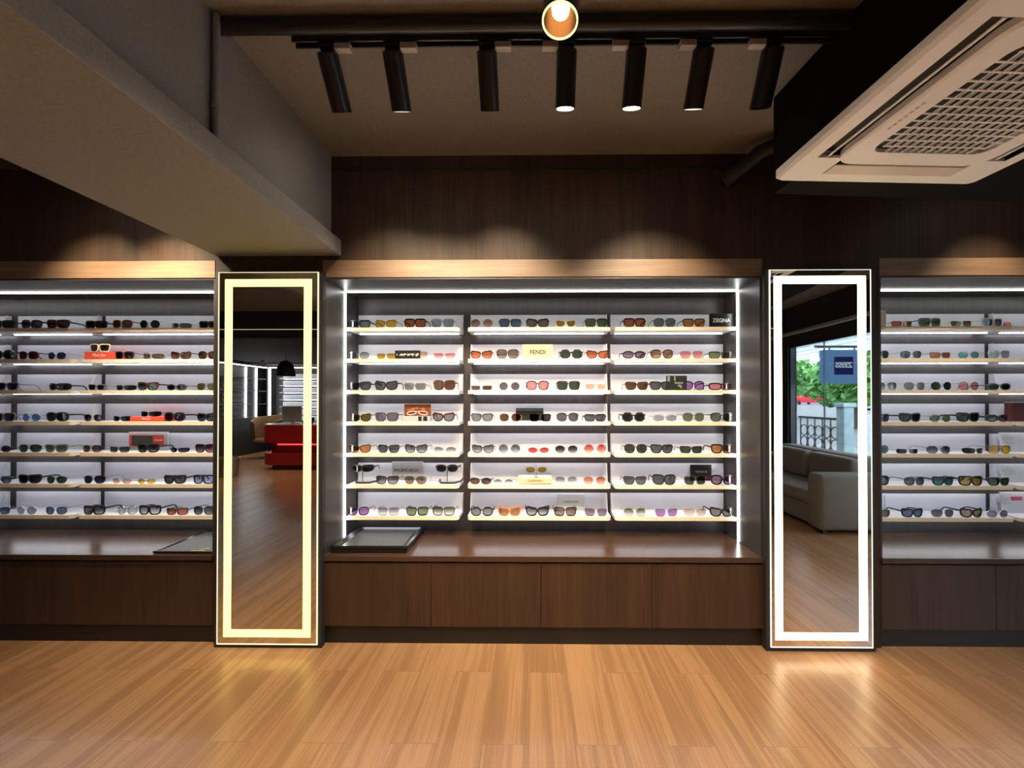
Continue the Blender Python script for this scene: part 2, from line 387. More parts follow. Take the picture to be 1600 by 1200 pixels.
def cabinet(label, x0, x1, bays, ndoor, door_x0=None, side_led=(1, 1), cheeks=(1, 1)):
    c = thing('display_cabinet', label, 'display cabinet', ((x0+x1)/2, YW, 0), 'built-in eyewear cabinets')
    obj('back_panel', box(NB(), x0, x1, YB, YB+0.015, ZC+0.001, ZT), INNER, c)
    obj('side_panel', box(NB(), x0, x0+0.012, YW+0.002, YB-0.0005, ZC+0.001, ZT), INNER, c)
    obj('side_panel', box(NB(), x1-0.012, x1, YW+0.002, YB-0.0005, ZC+0.001, ZT), INNER, c)
    obj('top_panel', box(NB(), x0+0.012, x1-0.012, YW+0.002, YB, ZT-0.012, ZT), INNER, c)
    t = obj('light_strip', box(NB(), x0+0.012, x1-0.012, YS-0.007, YS+0.005, ZT-0.018, ZT-0.012), FRAME_LED, c)
    t['label'] = 'white light strip along the top'
    if side_led[0]: obj('light_strip', box(NB(), x0+0.012, x0+0.018, YS-0.022, YS-0.008, ZC+0.003, ZT-0.012), FRAME_LED, c)
    if side_led[1]: obj('light_strip', box(NB(), x1-0.018, x1-0.012, YS-0.022, YS-0.008, ZC+0.003, ZT-0.012), FRAME_LED, c)
    for bx0, bx1, rl, rr in bays:
        for i in range(7):
            z = shelf_z(i)
            s = obj('shelf', tray_bm(bx0, bx1, z, rl, rr, cheeks if cheeks != (1, 1) else (rl, rr)), TRAY, c)
            f = obj('front_edge', fascia_bm(bx0, bx1, z, rl, rr), MAPLE, s); f['label'] = 'pale maple front edge'
            obj('light_strip', box(NB(), bx0+0.03, bx1-0.03, YB-0.055, YB-0.045, z-0.026, z-0.022), SHELF_LED, s)
    obj('plinth', box(NB(), x0, x1, YW+0.018, YW+0.04, 0, 0.118), PLINTH, c)
    dx0 = x0 if door_x0 is None else door_x0; w = (x1-dx0)/ndoor
    for k in range(ndoor):
        a, b = dx0+k*w+0.0015, dx0+(k+1)*w-0.0015
        obj('door', box(NB(), a, b, YW-0.002, YW+0.018, 0.118, ZC-0.047, 0.001, 1), WALNUT, c)
    obj('carcass', box(NB(), dx0, x1, YW+0.018, YB, 0.118, ZC-0.037), PLINTH, c)
    return c
bw = [(PX(536, YS), PX(717, YS)), (PX(730, YS), PX(955, YS)), (PX(961, YS), PX(1152, YS))]
c0, c1 = CAB[1]
cabinet('wide lit walnut eyewear cabinet between the two tall mirrors', c0, c1,
        [(c0+0.02, bw[0][1], 0, 1), (bw[1][0], bw[1][1], 1, 1), (bw[2][0], c1-0.02, 1, 0)], 4)
LBX = PX(121, YS)
cabinet('lit dark eyewear cabinet left of the yellow-lit mirror, cut by the frame', CAB[0][0], CAB[0][1],
        [(LBX, CAB[0][1]-0.02, 1, 0), (PX(170, YB)-0.70, LBX-0.035, 1, 1), (LBX-1.60, LBX-0.74, 1, 1)], 5, cheeks=(0, 1))
RBX = PX(1586, YS)
cabinet('lit dark eyewear cabinet right of the white-lit mirror, cut by the frame', CAB[2][0], CAB[2][1],
        [(CAB[2][0]+0.02, RBX, 0, 1), (RBX+0.035, CAB[2][1]-0.02, 1, 0)], 3, cheeks=(1, 0))
for (x0, x1), lb in zip(CAB, ('dark walnut counter under the left eyewear cabinet', 'long walnut counter under the middle eyewear shelves',
                              'dark walnut counter under the right eyewear cabinet')):
    tag(obj('counter_top', box(NB(), x0+0.001, x1-0.001, YW-0.012, YB-0.001, ZC-0.034, ZC, 0.002), COUNTER), lb, 'counter', 'counters below the cabinets')

# ------------------------------------------------------------------ tall lit mirrors
def tall_mirror(label, g, bo, bi, led, edge, grp):
    """g, bo, bi: glass, band outer, band inner as (u0, u1, v0, v1)"""
    Y = 2.405
    def rect(q, y=Y):
        a, b = P(q[0], q[2], y), P(q[1], q[3], y); return a.x, b.x, b.z, a.z
    x0, x1, z0, z1 = rect(g)
    t = thing('standing_mirror', label, 'mirror', ((x0+x1)/2, Y+0.03, 0), grp)
    obj('frame', box(NB(), x0-0.026, x1+0.026, Y+0.008, YW-0.001, 0.0, z1+0.012), BLACKM, t)
    obj('glass', box(NB(), x0, x1, Y, Y+0.008, z0, z1), MIRROR, t)
    def ring(o, i, ya, yb):
        bm = NB(); ox0, ox1, oz0, oz1 = o; ix0, ix1, iz0, iz1 = i
        box(bm, ox0, ix0, ya, yb, oz0, oz1); box(bm, ix1, ox1, ya, yb, oz0, oz1)
        box(bm, ix0, ix1, ya, yb, iz1, oz1); box(bm, ix0, ix1, ya, yb, oz0, iz0); return bm
    l = obj('light_band', ring(rect(bo), rect(bi), Y-0.0012, Y), led, t); l['label'] = 'glowing frosted band'
    e = 0.004
    obj('edge_glow', ring((x0-0.002, x1+0.002, z0-0.004, z1+0.002), (x0+e, x1-e, z0+e, z1-e*0.3), Y-0.0008, Y+0.006), edge, t)
    return t
tall_mirror('tall mirror with a warm yellow light band, left of the middle cabinet', (342, 495, 426, 1007), (352, 485, 436.5, 996), (363.5, 473, 448, 984), MIR_LED_L, EDGE_L, 'tall lit mirrors')
tall_mirror('tall mirror with a pale white light band, right of the middle cabinet', (1202.5, 1364, 422, 1012), (1209, 1356, 431.5, 1001), (1221, 1343, 443.5, 989), MIR_LED_R, EDGE_R, 'tall lit mirrors')

# ------------------------------------------------------------------ ceiling: pipe, track, spotlights
def pipe(name, pts, r, label, cat='pipe', mat=BLACK, seg=12):
    return tag(obj(name, tube(NB(), pts, r, seg), mat, smooth=True), label, cat)
pipe('ceiling_pipe', [(-1.30, 1.56, 3.098), (1.42, 1.56, 3.098)], 0.028, 'long dark pipe along the ceiling above the track lights')
t = thing('conduit', 'thin vertical dark conduit clipped to the side of the ceiling beam', 'pipe', (-1.285, 1.53, 2.59))
obj('tube', tube(NB(), [(-1.283, 1.53, 2.59), (-1.283, 1.53, 3.12)], 0.014, 10), BEAMP, t, True)
obj('clip', tube(NB(), [(-1.283, 1.53, 2.735), (-1.283, 1.53, 2.75)], 0.019, 10), BEAMP, t, True)
pipe('drain_pipe', [(1.50, 2.25, 3.06), (1.42, 2.27, 3.06), (1.36, 2.30, 3.045), (1.30, 2.34, 3.0), (1.20, 2.42, 2.93)], 0.040, 'bent dark pipe between the soffit and the back wall', mat=BLACKM)
YT = 1.64; ZTR = 3.095
t = thing('light_track', 'black ceiling track that carries the row of spotlights', 'track', (0.13, YT, CEIL))
bm = NB(); xa, xb = PX(457, YT), PX(1308, YT)
box(bm, xa, xb, YT-0.018, YT-0.012, ZTR, CEIL); box(bm, xa, xb, YT+0.012, YT+0.018, ZTR, CEIL); box(bm, xa, xb, YT-0.012, YT+0.012, CEIL-0.008, CEIL)
obj('channel', bm, BLACK, t); obj('contact_rail', box(NB(), xa+0.02, xb-0.02, YT-0.004, YT+0.004, CEIL-0.02, CEIL-0.008), GREYP, t)
def spotlight(u, tilt, label, on=True, x=None, y=YT, z=ZTR, power=None, length=0.21, rad=0.044, grp='spotlights on the ceiling track', ang=56, side=-1, col=WARM):
    x = PX(u, y) if x is None else x
    t = thing('track_spotlight', label, 'spotlight', (x, y, z), grp)
    obj('adapter', box(NB(), x-0.035, x+0.035, y-0.016, y+0.016, z-0.014, z-0.0008, 0.002, 1), BLACK, t)
    a = 0.0355 if side > 0 else -0.1055
    obj('driver_box', box(NB(), x+a, x+a+0.07, y-0.014, y+0.014, z-0.028, z-0.001, 0.002, 1), GREYP, t)
    obj('stem', tube(NB(), [(x, y, z-0.012), (x, y, z-0.048)], 0.010, 10), BLACK, t, True)
    dv = Vector((0, math.sin(R(tilt)), -math.cos(R(tilt)))); top = Vector((x, y, z-0.012)) + dv*0.0 + Vector((0, 0, -0.018))
    end = top + dv * length
    bm = NB(); lathe(bm, [(0, 0.0), (rad-0.006, 0), (rad, 0.006), (rad, length), (rad-0.005, length), (rad-0.005, length-0.012), (0, length-0.012)], top, dv, 32)
    obj('housing', bm, BLACK, t, True)
    bm = NB(); lathe(bm, [(0, length-0.006), (rad-0.0055, length-0.006), (rad-0.0055, length-0.010), (0, length-0.010)], top, dv, 24)
    obj('lens', bm, LAMP_E if on else LAMP_OFF, t, True)
    if on: light_spot('beam', t, end + dv*0.004, end + dv, P_TRACK if power is None else power, col, ang, 1.0, 0.03)
    return t
for u, tilt, p, ang, lb, on in ((509, 39, 0.9, 70, 'leftmost black spotlight on the ceiling track', True), (612, 35, 1.3, 74, 'second black spotlight from the left on the ceiling track', True),
                       (760, 39, 1.1, 70, 'third black spotlight from the left, left of the gold-lit one', True), (886, 24, 0.6, 52, 'middle black spotlight hanging below the gold-lit lamp', True),
                       (996, 25, 0.7, 56, 'lit black spotlight third from the right on the track', True), (1102, 33, 1.5, 80, 'lit black spotlight second from the right on the track', True),
                       (1211, 28, 0, 50, 'unlit black spotlight at the right end of the track', False)):
    spotlight(u, tilt, lb, on, power=P_TRACK*p, ang=ang, side=1 if u < 800 else -1)
for x, p, lb in ((-2.78, 0.9, 'spotlight at the left edge, half behind the ceiling beam'), (-2.32, 1.7, 'spotlight hidden behind the ceiling beam')):
    spotlight(0, 32, lb, True, ang=84, x=x, y=1.90, z=3.0, power=P_TRACK*p, grp='spotlights left of the beam')
bm = NB(); box(bm, -4.6, -2.1, 1.88, 1.92, 3.0, CEIL); tag(obj('light_track', bm, BLACK), 'black ceiling track beyond the beam on the left', 'track')
spotlight(0, 30, 'spotlight hidden behind the air conditioner soffit', True, x=2.85, y=1.80, ang=70, power=P_TRACK*0.75, grp='spotlights right of the soffit')
# larger hanging lamp close to the viewer, with a gold reflector
end = P(875, 33, 1.33); ax = Vector((-0.06, -0.10, -1.0)).normalized(); ln = 0.17; top = end - ax*ln
t = thing('gold_spotlight', 'round spotlight with a glowing gold reflector at the top of the picture', 'spotlight', top)
bm = NB(); lathe(bm, [(0, 0), (0.054, 0), (0.062, 0.01), (0.062, ln-0.003), (0.058, ln-0.003), (0.050, ln-0.11), (0, ln-0.11)], top, ax, 36)
obj('housing', bm, BLACK, t, True)
bm = NB(); lathe(bm, [(0.0575, ln-0.004), (0.054, ln-0.035), (0.044, ln-0.075), (0.030, ln-0.095), (0.030, ln-0.098), (0.0495, ln-0.085), (0.0560, ln-0.035), (0.0578, ln-0.004), (0.0575, ln-0.004)], top, ax, 36)
obj('reflector', bm, plain('reflector_bronze', (0.15, 0.060, 0.018), 0.35, metal=1), t, True)
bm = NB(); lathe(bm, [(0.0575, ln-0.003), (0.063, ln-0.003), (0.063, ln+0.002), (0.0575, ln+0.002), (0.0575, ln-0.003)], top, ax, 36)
obj('rim', bm, emit('rim_painted_glow', (1.0, 0.72, 0.32), 1.3), t, True)  # rim emits, standing in for bulb light reflected off the lip
bm = NB(); lathe(bm, [(0, ln-0.030), (0.018, ln-0.031), (0.030, ln-0.036), (0.032, ln-0.050), (0.026, ln-0.094), (0, ln-0.094)], top, ax, 24)
obj('bulb', bm, emit('bulb_glow', (1.0, 0.86, 0.58), 4.0), t, True)
obj('stem', tube(NB(), [top, (top.x, top.y, CEIL)], 0.012, 10), BLACK, t, True)
light_spot('beam', t, end + ax*0.012, end + Vector((0, 0.35, -1)), P_DOWN*0.5, WARM, 100, 0.8, 0.04)

# unseen downlights: front pair from the floor pool, others added as ambient fill
def added_downlight(x, y, z, p, label, grp, ang=95, col=WARM, tgt=None):
    t = thing('added_downlight', label, 'ceiling light', (x, y, z), grp)
    bm = NB(); lathe(bm, [(0.035, -0.055), (0.045, -0.055), (0.045, 0), (0, 0), (0, -0.02), (0.035, -0.02), (0.035, -0.055)], (x, y, z), Vector((0, 0, 1)), 24)
    obj('housing', bm, BLACK, t, True)
    bm = NB(); lathe(bm, [(0, -0.026), (0.034, -0.026), (0.034, -0.021), (0, -0.021)], (x, y, z), Vector((0, 0, 1)), 20)
    obj('lens', bm, LAMP_E, t, True)
    light_spot('beam', t, (x, y, z-0.06), tgt or (x, y, 0), p, col, ang, 0.7, 0.04)
for x, y, p, tg in ((-0.62, 0.75, 1.2, (-0.45, 2.1, 0)), (0.62, 0.75, 1.2, (0.5, 2.1, 0)), (-1.0, -0.6, 0.6, None), (0.4, -0.8, 0.6, None), (-3.2, 0.4, 0.22, None), (2.0, -0.9, 0.2, None)):
    added_downlight(x, y, CEIL, P_DOWN*p, 'unseen black ceiling lamp above the walkway', 'unseen downlights over the walkway', tgt=tg)
for x, y in ((-6.6, -3.0), (-4.6, -2.9), (-7.4, -5.6), (-5.2, -5.8), (-2.0, -4.5), (2.2, -3.2)):
    added_downlight(x, y, 2.65, P_REAR, 'small lamp added as fill in the lowered ceiling of the room behind', 'added fill downlights of the rear ceiling')  # rear lamps added for ambient light

# ------------------------------------------------------------------ ceiling cassette air conditioner
ZA = 2.592; AW = 0.485; ANG = R(2.5)
cor = P(1207, 284, 1.82)
ac_c = Vector((cor.x, cor.y, 0)) + Matrix.Rotation(ANG, 3, 'Z') @ Vector((AW, -AW, 0))
ac = thing('air_conditioner', 'white square cassette air conditioner under the dark ceiling soffit', 'air conditioner', (ac_c.x, ac_c.y, ZA))
def ac_part(name, bm, mat, parent=None, smooth=False):
    bmesh.ops.rotate(bm, verts=bm.verts, cent=(0, 0, 0), matrix=Matrix.Rotation(ANG, 3, 'Z'))
    bmesh.ops.translate(bm, verts=bm.verts, vec=(ac_c.x, ac_c.y, ZA))
    return obj(name, bm, mat, parent or ac, smooth)
def rrect(hx, hy, r, n=6):
    pts = []
    for cx, cy, a0 in ((hx-r, hy-r, 0), (-hx+r, hy-r, 90), (-hx+r, -hy+r, 180), (hx-r, -hy+r, 270)):
        for k in range(n+1):
            a = R(a0 + 90*k/n); pts.append((cx + r*math.cos(a), cy + r*math.sin(a)))
    return pts
def loopring(bm, A, B, za, zb):
    """skin between two equal-length outlines"""
    va = [bm.verts.new((p[0], p[1], za)) for p in A]; vb = [bm.verts.new((p[0], p[1], zb)) for p in B]; n = len(A)
    for i in range(n): bm.faces.new((va[i], va[(i+1) % n], vb[(i+1) % n], vb[i]))
    return va, vb
# outer panel: four border strips around the four outlets, the corners and a raised rim
bm = NB(); n = 6
o1, o2, i1 = rrect(AW, AW, 0.035, n), rrect(AW-0.012, AW-0.012, 0.03, n), rrect(0.415, 0.415, 0.02, n)
loopring(bm, o1, o1, 0.040, 0.012); loopring(bm, o1, o2, 0.012, 0.0); loopring(bm, o2, i1, 0.0, 0.0)
for sx in (-1, 1):
    for sy in (-1, 1):                       # corner fields between the outlets
        xs = sorted((sx*0.30, sx*0.4155)); ys = sorted((sy*0.30, sy*0.4155))
        box(bm, xs[0], xs[1], ys[0], ys[1], 0.0, 0.012)
box(bm, -AW+0.01, AW-0.01, -AW+0.01, AW-0.01, 0.040, 0.046)
ac_part('panel', bm, WHITEP)
for k in range(4):
    M = Matrix.Rotation(k*math.pi/2, 3, 'Z')
    bm = NB(); box(bm, 0.335, 0.4155, -0.30, 0.30, 0.030, 0.036); bmesh.ops.rotate(bm, verts=bm.verts, matrix=M); ac_part('air_outlet', bm, SLOTM)
    bm = NB()
    if k == 1: box(bm, 0.345, 0.412, -0.298, 0.298, -0.004, 0.002, 0.002)      # closed flap
    else:
        box(bm, 0.366, 0.376, -0.295, 0.295, 0.002, 0.008, 0.002)
    bmesh.ops.rotate(bm, verts=bm.verts, matrix=M); f = ac_part('flap', bm, plain('flap_plastic', (0.66, 0.58, 0.50), 0.45) if k == 1 else WHITEP)
# centre panel with the square-mesh intake
bm = NB(); c1_, c2_, g1_ = rrect(0.335, 0.335, 0.09, n), rrect(0.325, 0.325, 0.085, n), rrect(0.245, 0.245, 0.05, n)
loopring(bm, c1_, c1_, 0.02, -0.003); loopring(bm, c1_, c2_, -0.003, -0.010); loopring(bm, c2_, g1_, -0.010, -0.010); loopring(bm, g1_, g1_, -0.010, 0.006)
ac_part('centre_panel', bm, WHITEP)
bm = NB(); nb = 14
for k in range(1, nb):
    p = -0.245 + 0.49*k/nb
    q = 0.244 if abs(p) < 0.2 else 0.215
    box(bm, p-0.0020, p+0.0020, -q, q, -0.009, -0.005); box(bm, p+0.0125, p+0.0145, -q, q, -0.007, -0.004); box(bm, -q, q, p-0.0030, p+0.0030, -0.008, -0.005)
ac_part('intake_grille', bm, WHITEP)
bm = NB(); box(bm, -0.26, 0.26, -0.26, 0.26, 0.006, 0.010); ac_part('filter', bm, SLOTM)
bm = NB()
for k in range(7): box(bm, -0.297, -0.289, -0.02+k*0.020, -0.008+k*0.020, -0.0112, -0.0098)
ac_part('badge', bm, plain('badge_grey', (0.5, 0.45, 0.40), 0.5))

# ------------------------------------------------------------------ sunglasses
TORT = tortoise('tortoise_acetate')
FR = {'k': (plain('frame_black', (0.010, 0.010, 0.011), 0.32), 'black'), 't': (TORT, 'tortoiseshell'),
      's': (plain('frame_silver', (0.62, 0.62, 0.63), 0.25, metal=1), 'silver'), 'a': (plain('frame_gold', (0.80, 0.58, 0.28), 0.25, metal=1), 'gold'),
      'd': (plain('frame_gunmetal', (0.10, 0.10, 0.11), 0.3, metal=0.8), 'gunmetal'), 'c': (glassy('frame_clear', (0.66, 0.66, 0.66), refl=0.15), 'clear'),
      'w': (plain('frame_cream', (0.80, 0.72, 0.58), 0.3), 'cream'), 'o': (plain('frame_orange', (0.55, 0.16, 0.03), 0.25), 'orange'),
      'm': (plain('frame_amber', (0.50, 0.24, 0.03), 0.25), 'amber'), 'r': (plain('frame_redbrown', (0.20, 0.035, 0.02), 0.25), 'red'),
      'g': (plain('frame_grey', (0.16, 0.16, 0.16), 0.3), 'grey'), 'p': (plain('frame_purple', (0.045, 0.010, 0.04), 0.2), 'purple'),
      'n': (plain('frame_brown', (0.075, 0.030, 0.016), 0.25), 'brown')}
LN = {'K': ((0.030, 0.030, 0.032), 'black'), 'G': ((0.135, 0.135, 0.142), 'dark grey'), 'h': ((0.27, 0.28, 0.28), 'grey'), 'g': ((0.42, 0.44, 0.44), 'pale grey'),
      'E': ((0.058, 0.078, 0.055), 'dark green'), 'e': ((0.25, 0.31, 0.15), 'green'), 'F': ((0.17, 0.21, 0.11), 'moss green'), 'B': ((0.14, 0.075, 0.050), 'brown'), 'b': ((0.34, 0.20, 0.13), 'tan'),
      'O': ((0.58, 0.24, 0.07), 'orange'), 'A': ((0.50, 0.15, 0.075), 'rust'), 'Y': ((0.85, 0.50, 0.07), 'yellow'), 'P': ((0.85, 0.30, 0.31), 'pink'),
      'R': ((0.55, 0.08, 0.07), 'red'), 'V': ((0.40, 0.20, 0.48), 'violet'), 'v': ((0.060, 0.050, 0.115), 'indigo'), 'N': ((0.022, 0.030, 0.085), 'navy'),
      'U': ((0.14, 0.32, 0.65), 'blue'), 'u': ((0.13, 0.18, 0.24), 'slate blue'), 'T': ((0.20, 0.46, 0.42), 'teal'), 'C': ((0.78, 0.78, 0.74), 'clear'),
      'M': ((0.27, 0.20, 0.26), 'mauve'), 'Q': ((0.78, 0.50, 0.38), 'peach'), 'W': ((0.075, 0.016, 0.022), 'wine'), 'X': ((0.23, 0.20, 0.165), 'taupe'),
      'L': ((0.16, 0.14, 0.035), 'olive'), 'D': ((0.50, 0.30, 0.05), 'golden'), 'l': ((0.48, 0.56, 0.80), 'light blue'), 'J': ((0.05, 0.16, 0.15), 'dark teal')}
GRADLOW = {'K': 'h', 'G': 'g', 'h': 'C', 'P': 'C', 'R': 'Q', 'B': 'b', 'M': 'Q', 'F': 'C', 'X': 'b', 'E': 'h', 'W': 'M', 'u': 'g', 'b': 'Q', 'A': 'Q', 'O': 'Y', 'L': 'u', 'Q': 'C'}
def lens_mat(code):
    grad = code.endswith('~'); k = code[0]
    return glassy('lens_' + LN[k][1].replace(' ', '_') + ('_fading' if grad else ''), LN[k][0], 0.09, 0.02, LN[GRADLOW[k]][0] if grad else None)
#  style: half width, half height, exponent, taper, outer lift, segments, centre distance, wrap, word
ST = {'rect': (.0300, .0185, 4.2, .13, .003, 28, .0385, 1.6, 'rectangular'), 'squ': (.0300, .0240, 3.6, .14, .002, 28, .0385, 1.6, 'square'),
      'way': (.0305, .0225, 3.2, .21, .005, 28, .0390, 1.6, 'wayfarer'), 'pan': (.0285, .0245, 2.5, .08, .001, 28, .0385, 1.5, 'panto'),
      'rnd': (.0280, .0265, 2.0, .0, .0, 28, .0385, 1.4, 'round'), 'oval': (.0290, .0170, 2.1, .0, .001, 28, .0385, 1.4, 'oval'),
      'cat': (.0310, .0215, 2.5, .17, .015, 28, .0390, 1.6, 'cat-eye'), 'but': (.0335, .0285, 2.8, .10, .006, 28, .0400, 1.6, 'butterfly'),
      'avi': (.0305, .0250, 2.7, .14, -.002, 28, .0395, 1.8, 'aviator'), 'hex': (.0295, .0235, 2.3, .02, .0, 8, .0390, 1.5, 'geometric'),
      'wrp': (.0340, .0180, 2.9, .10, .004, 28, .0390, 4.2, 'wraparound'), 'nar': (.0300, .0140, 4.0, .05, .002, 28, .0385, 1.6, 'narrow')}
TH = {'3': .0076, '2': .0048, '1': .0017, '0': 0.0}      # rim thickness: chunky, medium, wire, rimless
def outline(st):
    a, b, n, tp, lf, seg, cx, wr, _ = ST[st]; pts = []
    for k in range(seg):
        t = 2*math.pi*(k + 0.5)/seg if seg < 12 else 2*math.pi*k/seg
        c, s = math.cos(t), math.sin(t)
        x = a*math.copysign(abs(c)**(2/n), c); z = b*math.copysign(abs(s)**(2/n), s)
        x *= 1 + tp*z/b
        q = max(0.0, (x/a + 0.2)/1.2); z += lf*q*q*max(0.0, 0.35 + 0.65*z/b)
        pts.append(Vector((x, z)))
    return pts
def offset(pts, t):
    n = len(pts); out = []
    for i in range(n):
        d = (pts[(i+1) % n] - pts[i-1]).normalized(); nr = Vector((d.y, -d.x))
        out.append(pts[i] + nr*t*(1.35 if (nr.y > 0.5 and t > .003) else 1.0))
    return out
PROTO = {}
def raw(name, bm):
    bmesh.ops.recalc_face_normals(bm, faces=bm.faces); me = bpy.data.meshes.new(name); bm.to_mesh(me); bm.free()
    me.materials.append(None)
    for p in me.polygons: p.use_smooth = True
    try: me.set_sharp_from_angle(angle=R(45))
    except Exception: pass
    return me
def glasses_meshes(st, th):
    key = st + th
    if key in PROTO: return PROTO[key]
    a, b, n, tp, lf, seg, cx, wr, _ = ST[st]; t = TH[th]
    ins = outline(st); outr = offset(ins, t) if t else ins
    z0 = -min(p.y for p in outr); m = len(ins); dp = 0.0026 if th in '23' else 0.0009
    zt = max(p.y for p in outr) + z0
    Y = lambda x: wr*x*x
    fr = NB()
    def pt(p, side, dy): X = (cx + p.x)*side; return (X, Y(X) + dy, p.y + z0)
    if t:
        for side in (1, -1):
            rings = [[fr.verts.new(pt(p, side, dy)) for p in q] for q, dy in ((ins, -dp), (outr, -dp), (outr, dp), (ins, dp))]
            for j in range(4):
                A, B = rings[j], rings[(j+1) % 4]
                for k in range(m): fr.faces.new((A[k], A[(k+1) % m], B[(k+1) % m], B[k]))
    xb = cx - a*(1 + tp*0.4) - t*0.4; zb = z0 + b*0.42
    br = {'3': .0050, '2': .0030, '1': .0011, '0': .0011}[th]
    tube(fr, [(-xb-.002, Y(xb), zb-.001), (-xb*.45, 0, zb+.0025), (0, -.0005, zb+.0032), (xb*.45, 0, zb+.0025), (xb+.002, Y(xb), zb-.001)], br, 8)
    if st == 'avi': tube(fr, [(-xb-.006, Y(xb), z0+b*.93), (0, -.0005, z0+b*.98), (xb+.006, Y(xb), z0+b*.93)], max(br*.7, .0011), 8)
    xo = max(p.x for p in outr) + cx; zh = z0 + b*(.62 if lf < .008 else .85)
    for side in (1, -1):
        tube(fr, [(side*(xo-.003), Y(xo-.003), zh), (side*(xo+.0025), Y(xo)+.001, zh), (side*(xo+.003), Y(xo)+.006, zh)], {'3': .0042, '2': .0028, '1': .0011, '0': .0011}[th], 6)
        if th in '01':                                    # nose pads on wires
            tube(fr, [(side*(xb-.001), Y(xb), zb-.004), (side*(xb-.003), .006, zb-.009), (side*(xb-.0035), .0065, zb-.015)], [.0008, .0016, .0010], 6)
    L = NB(); lens = []
    for side in (1, -1):
        L = NB(); c0_ = [L.verts.new(pt(Vector((p.x*1.01, p.y*1.01)), side, -.0007)) for p in ins]; c1 = [L.verts.new(pt(Vector((p.x*1.01, p.y*1.01)), side, .0007)) for p in ins]
        mid = sum(ins, Vector((0, 0)))/m
        f0 = L.verts.new(pt(mid, side, -.0011)); f1 = L.verts.new(pt(mid, side, .0004))
        for k in range(m):
            k2 = (k+1) % m
            L.faces.new((c0_[k], c0_[k2], f0)); L.faces.new((c1[k2], c1[k], f1)); L.faces.new((c0_[k2], c0_[k], c1[k], c1[k2]))
        lens.append(raw('lens', L))
    tem = []
    hw, tw = {'3': (.0055, .0022), '2': (.0032, .0014), '1': (.0011, .0009), '0': (.0010, .0009)}[th]
    for side in (1, -1):
        T = NB(); y0 = Y(xo)+.004; ky = (.123 - max(0, Y(xo)-.009))/.136
        path = [(xo+.003, y0, zh, 1), (xo+.0035, y0+.04*ky, zh, .85), (xo+.002, y0+.085*ky, zh*.97, .75), (xo-.001, y0+.108*ky, zh*.82, .75), (xo-.004, y0+.126*ky, zh*.42, .8), (xo-.006, y0+.136*ky, .0030 if hw < .003 else .0045, .55)]
        rings = []
        for i, (x, y, z, k) in enumerate(path):
            d = Vector(path[min(i+1, 5)][:3]) - Vector(path[max(i-1, 0)][:3]); d.normalize(); up = Vector((0, -d.z, d.y)).normalized()
            if up.z < 0: up = -up
            c = Vector((x*side, y, z))
            rings.append([T.verts.new(c + up*(sz*hw*k) + Vector((sx*tw*side, 0, 0))) for sx, sz in ((-1, -1), (1, -1), (1, 1), (-1, 1))])
        for i in range(5):
            for k in range(4): T.faces.new((rings[i][k], rings[i][(k+1) % 4], rings[i+1][(k+1) % 4], rings[i+1][k]))
        T.faces.new(rings[0][::-1]); T.faces.new(rings[-1]); tem.append(raw('temple', T))
    PROTO[key] = (raw('frame_front', fr), lens, tem, 2*(xo+.004)); return PROTO[key]
MASTER = {}
def setmat(o, m):
    o.material_slots[0].link = 'OBJECT'; o.material_slots[0].material = m
def sunglasses(st, th, lc, fc, loc, label, grp, yaw=0.0, width=0.158, pitch=0.0):
    """first of a kind is built, the later ones are copied part by part"""
    fm, lens, tem, w0 = glasses_meshes(st, th); key = st + th; k = width/w0
    if key not in MASTER:
        parts = [bpy.data.objects.new(n, me) for n, me in (('frame_front', fm), ('lens', lens[0]), ('lens', lens[1]), ('temple', tem[0]), ('temple', tem[1]))]
        root = bpy.data.objects.new('sunglasses', None); root.empty_display_size = 0.05
        for q in parts: q.parent = root
        MASTER[key] = (root, parts); src = (root, parts)
    else:
        r0, p0 = MASTER[key]; src = (r0.copy(), [q.copy() for q in p0])
        for q in src[1]: q.parent = src[0]
    root, parts = src; COL.objects.link(root)
    root.location = loc; root.rotation_euler = (pitch, 0, yaw); root.scale = (k, k, k)
    tag(root, label, 'sunglasses', grp)
    fmat = FR[fc][0]; lm = lens_mat(lc)
    for q in parts:
        COL.objects.link(q); setmat(q, lm if q.data in lens else fmat)
    return root
ORD = ['first', 'second', 'third', 'fourth', 'fifth', 'sixth', 'seventh', 'eighth', 'ninth']
SHELF = ['top shelf'] + [f'{q} shelf down' for q in ORD[1:6]] + ['bottom shelf']
def describe(st, th, lc, fc):
    ln = LN[lc[0]][1]; s = ST[st][8]
    return f'{ln} {s} sunglasses, rimless' if th == '0' else f'{ln} {s} sunglasses, {FR[fc][1]} frame'
def shelf_row(i, items, place, grp, y=None):
    items = [q.split() for q in items.split(',')]
    for n, q in enumerate(items):
        u, st, th, lc, fc = float(q[0]), q[1][:-1], q[1][-1], q[2], q[3]
        w = float(q[4])/221.0*1.015 if len(q) > 4 else 35.5/221.0*1.015
        yy = YS + 0.012 + random.uniform(0, 0.006)
        lab = f'{describe(st, th, lc, fc)}, {ORD[n]} from left, {SHELF[i]}, {place}'
        sunglasses(st, th, lc, fc, (PX(u, yy), yy, shelf_z(i)+0.0008), lab, grp, R(random.uniform(-3, 3)), w)
ML, MC, MR = 'middle cabinet left bay', 'middle cabinet centre bay', 'middle cabinet right bay'
GL, GC, GR_ = 'sunglasses in the left bay of the middle cabinet', 'sunglasses in the centre bay of the middle cabinet', 'sunglasses in the right bay of the middle cabinet'
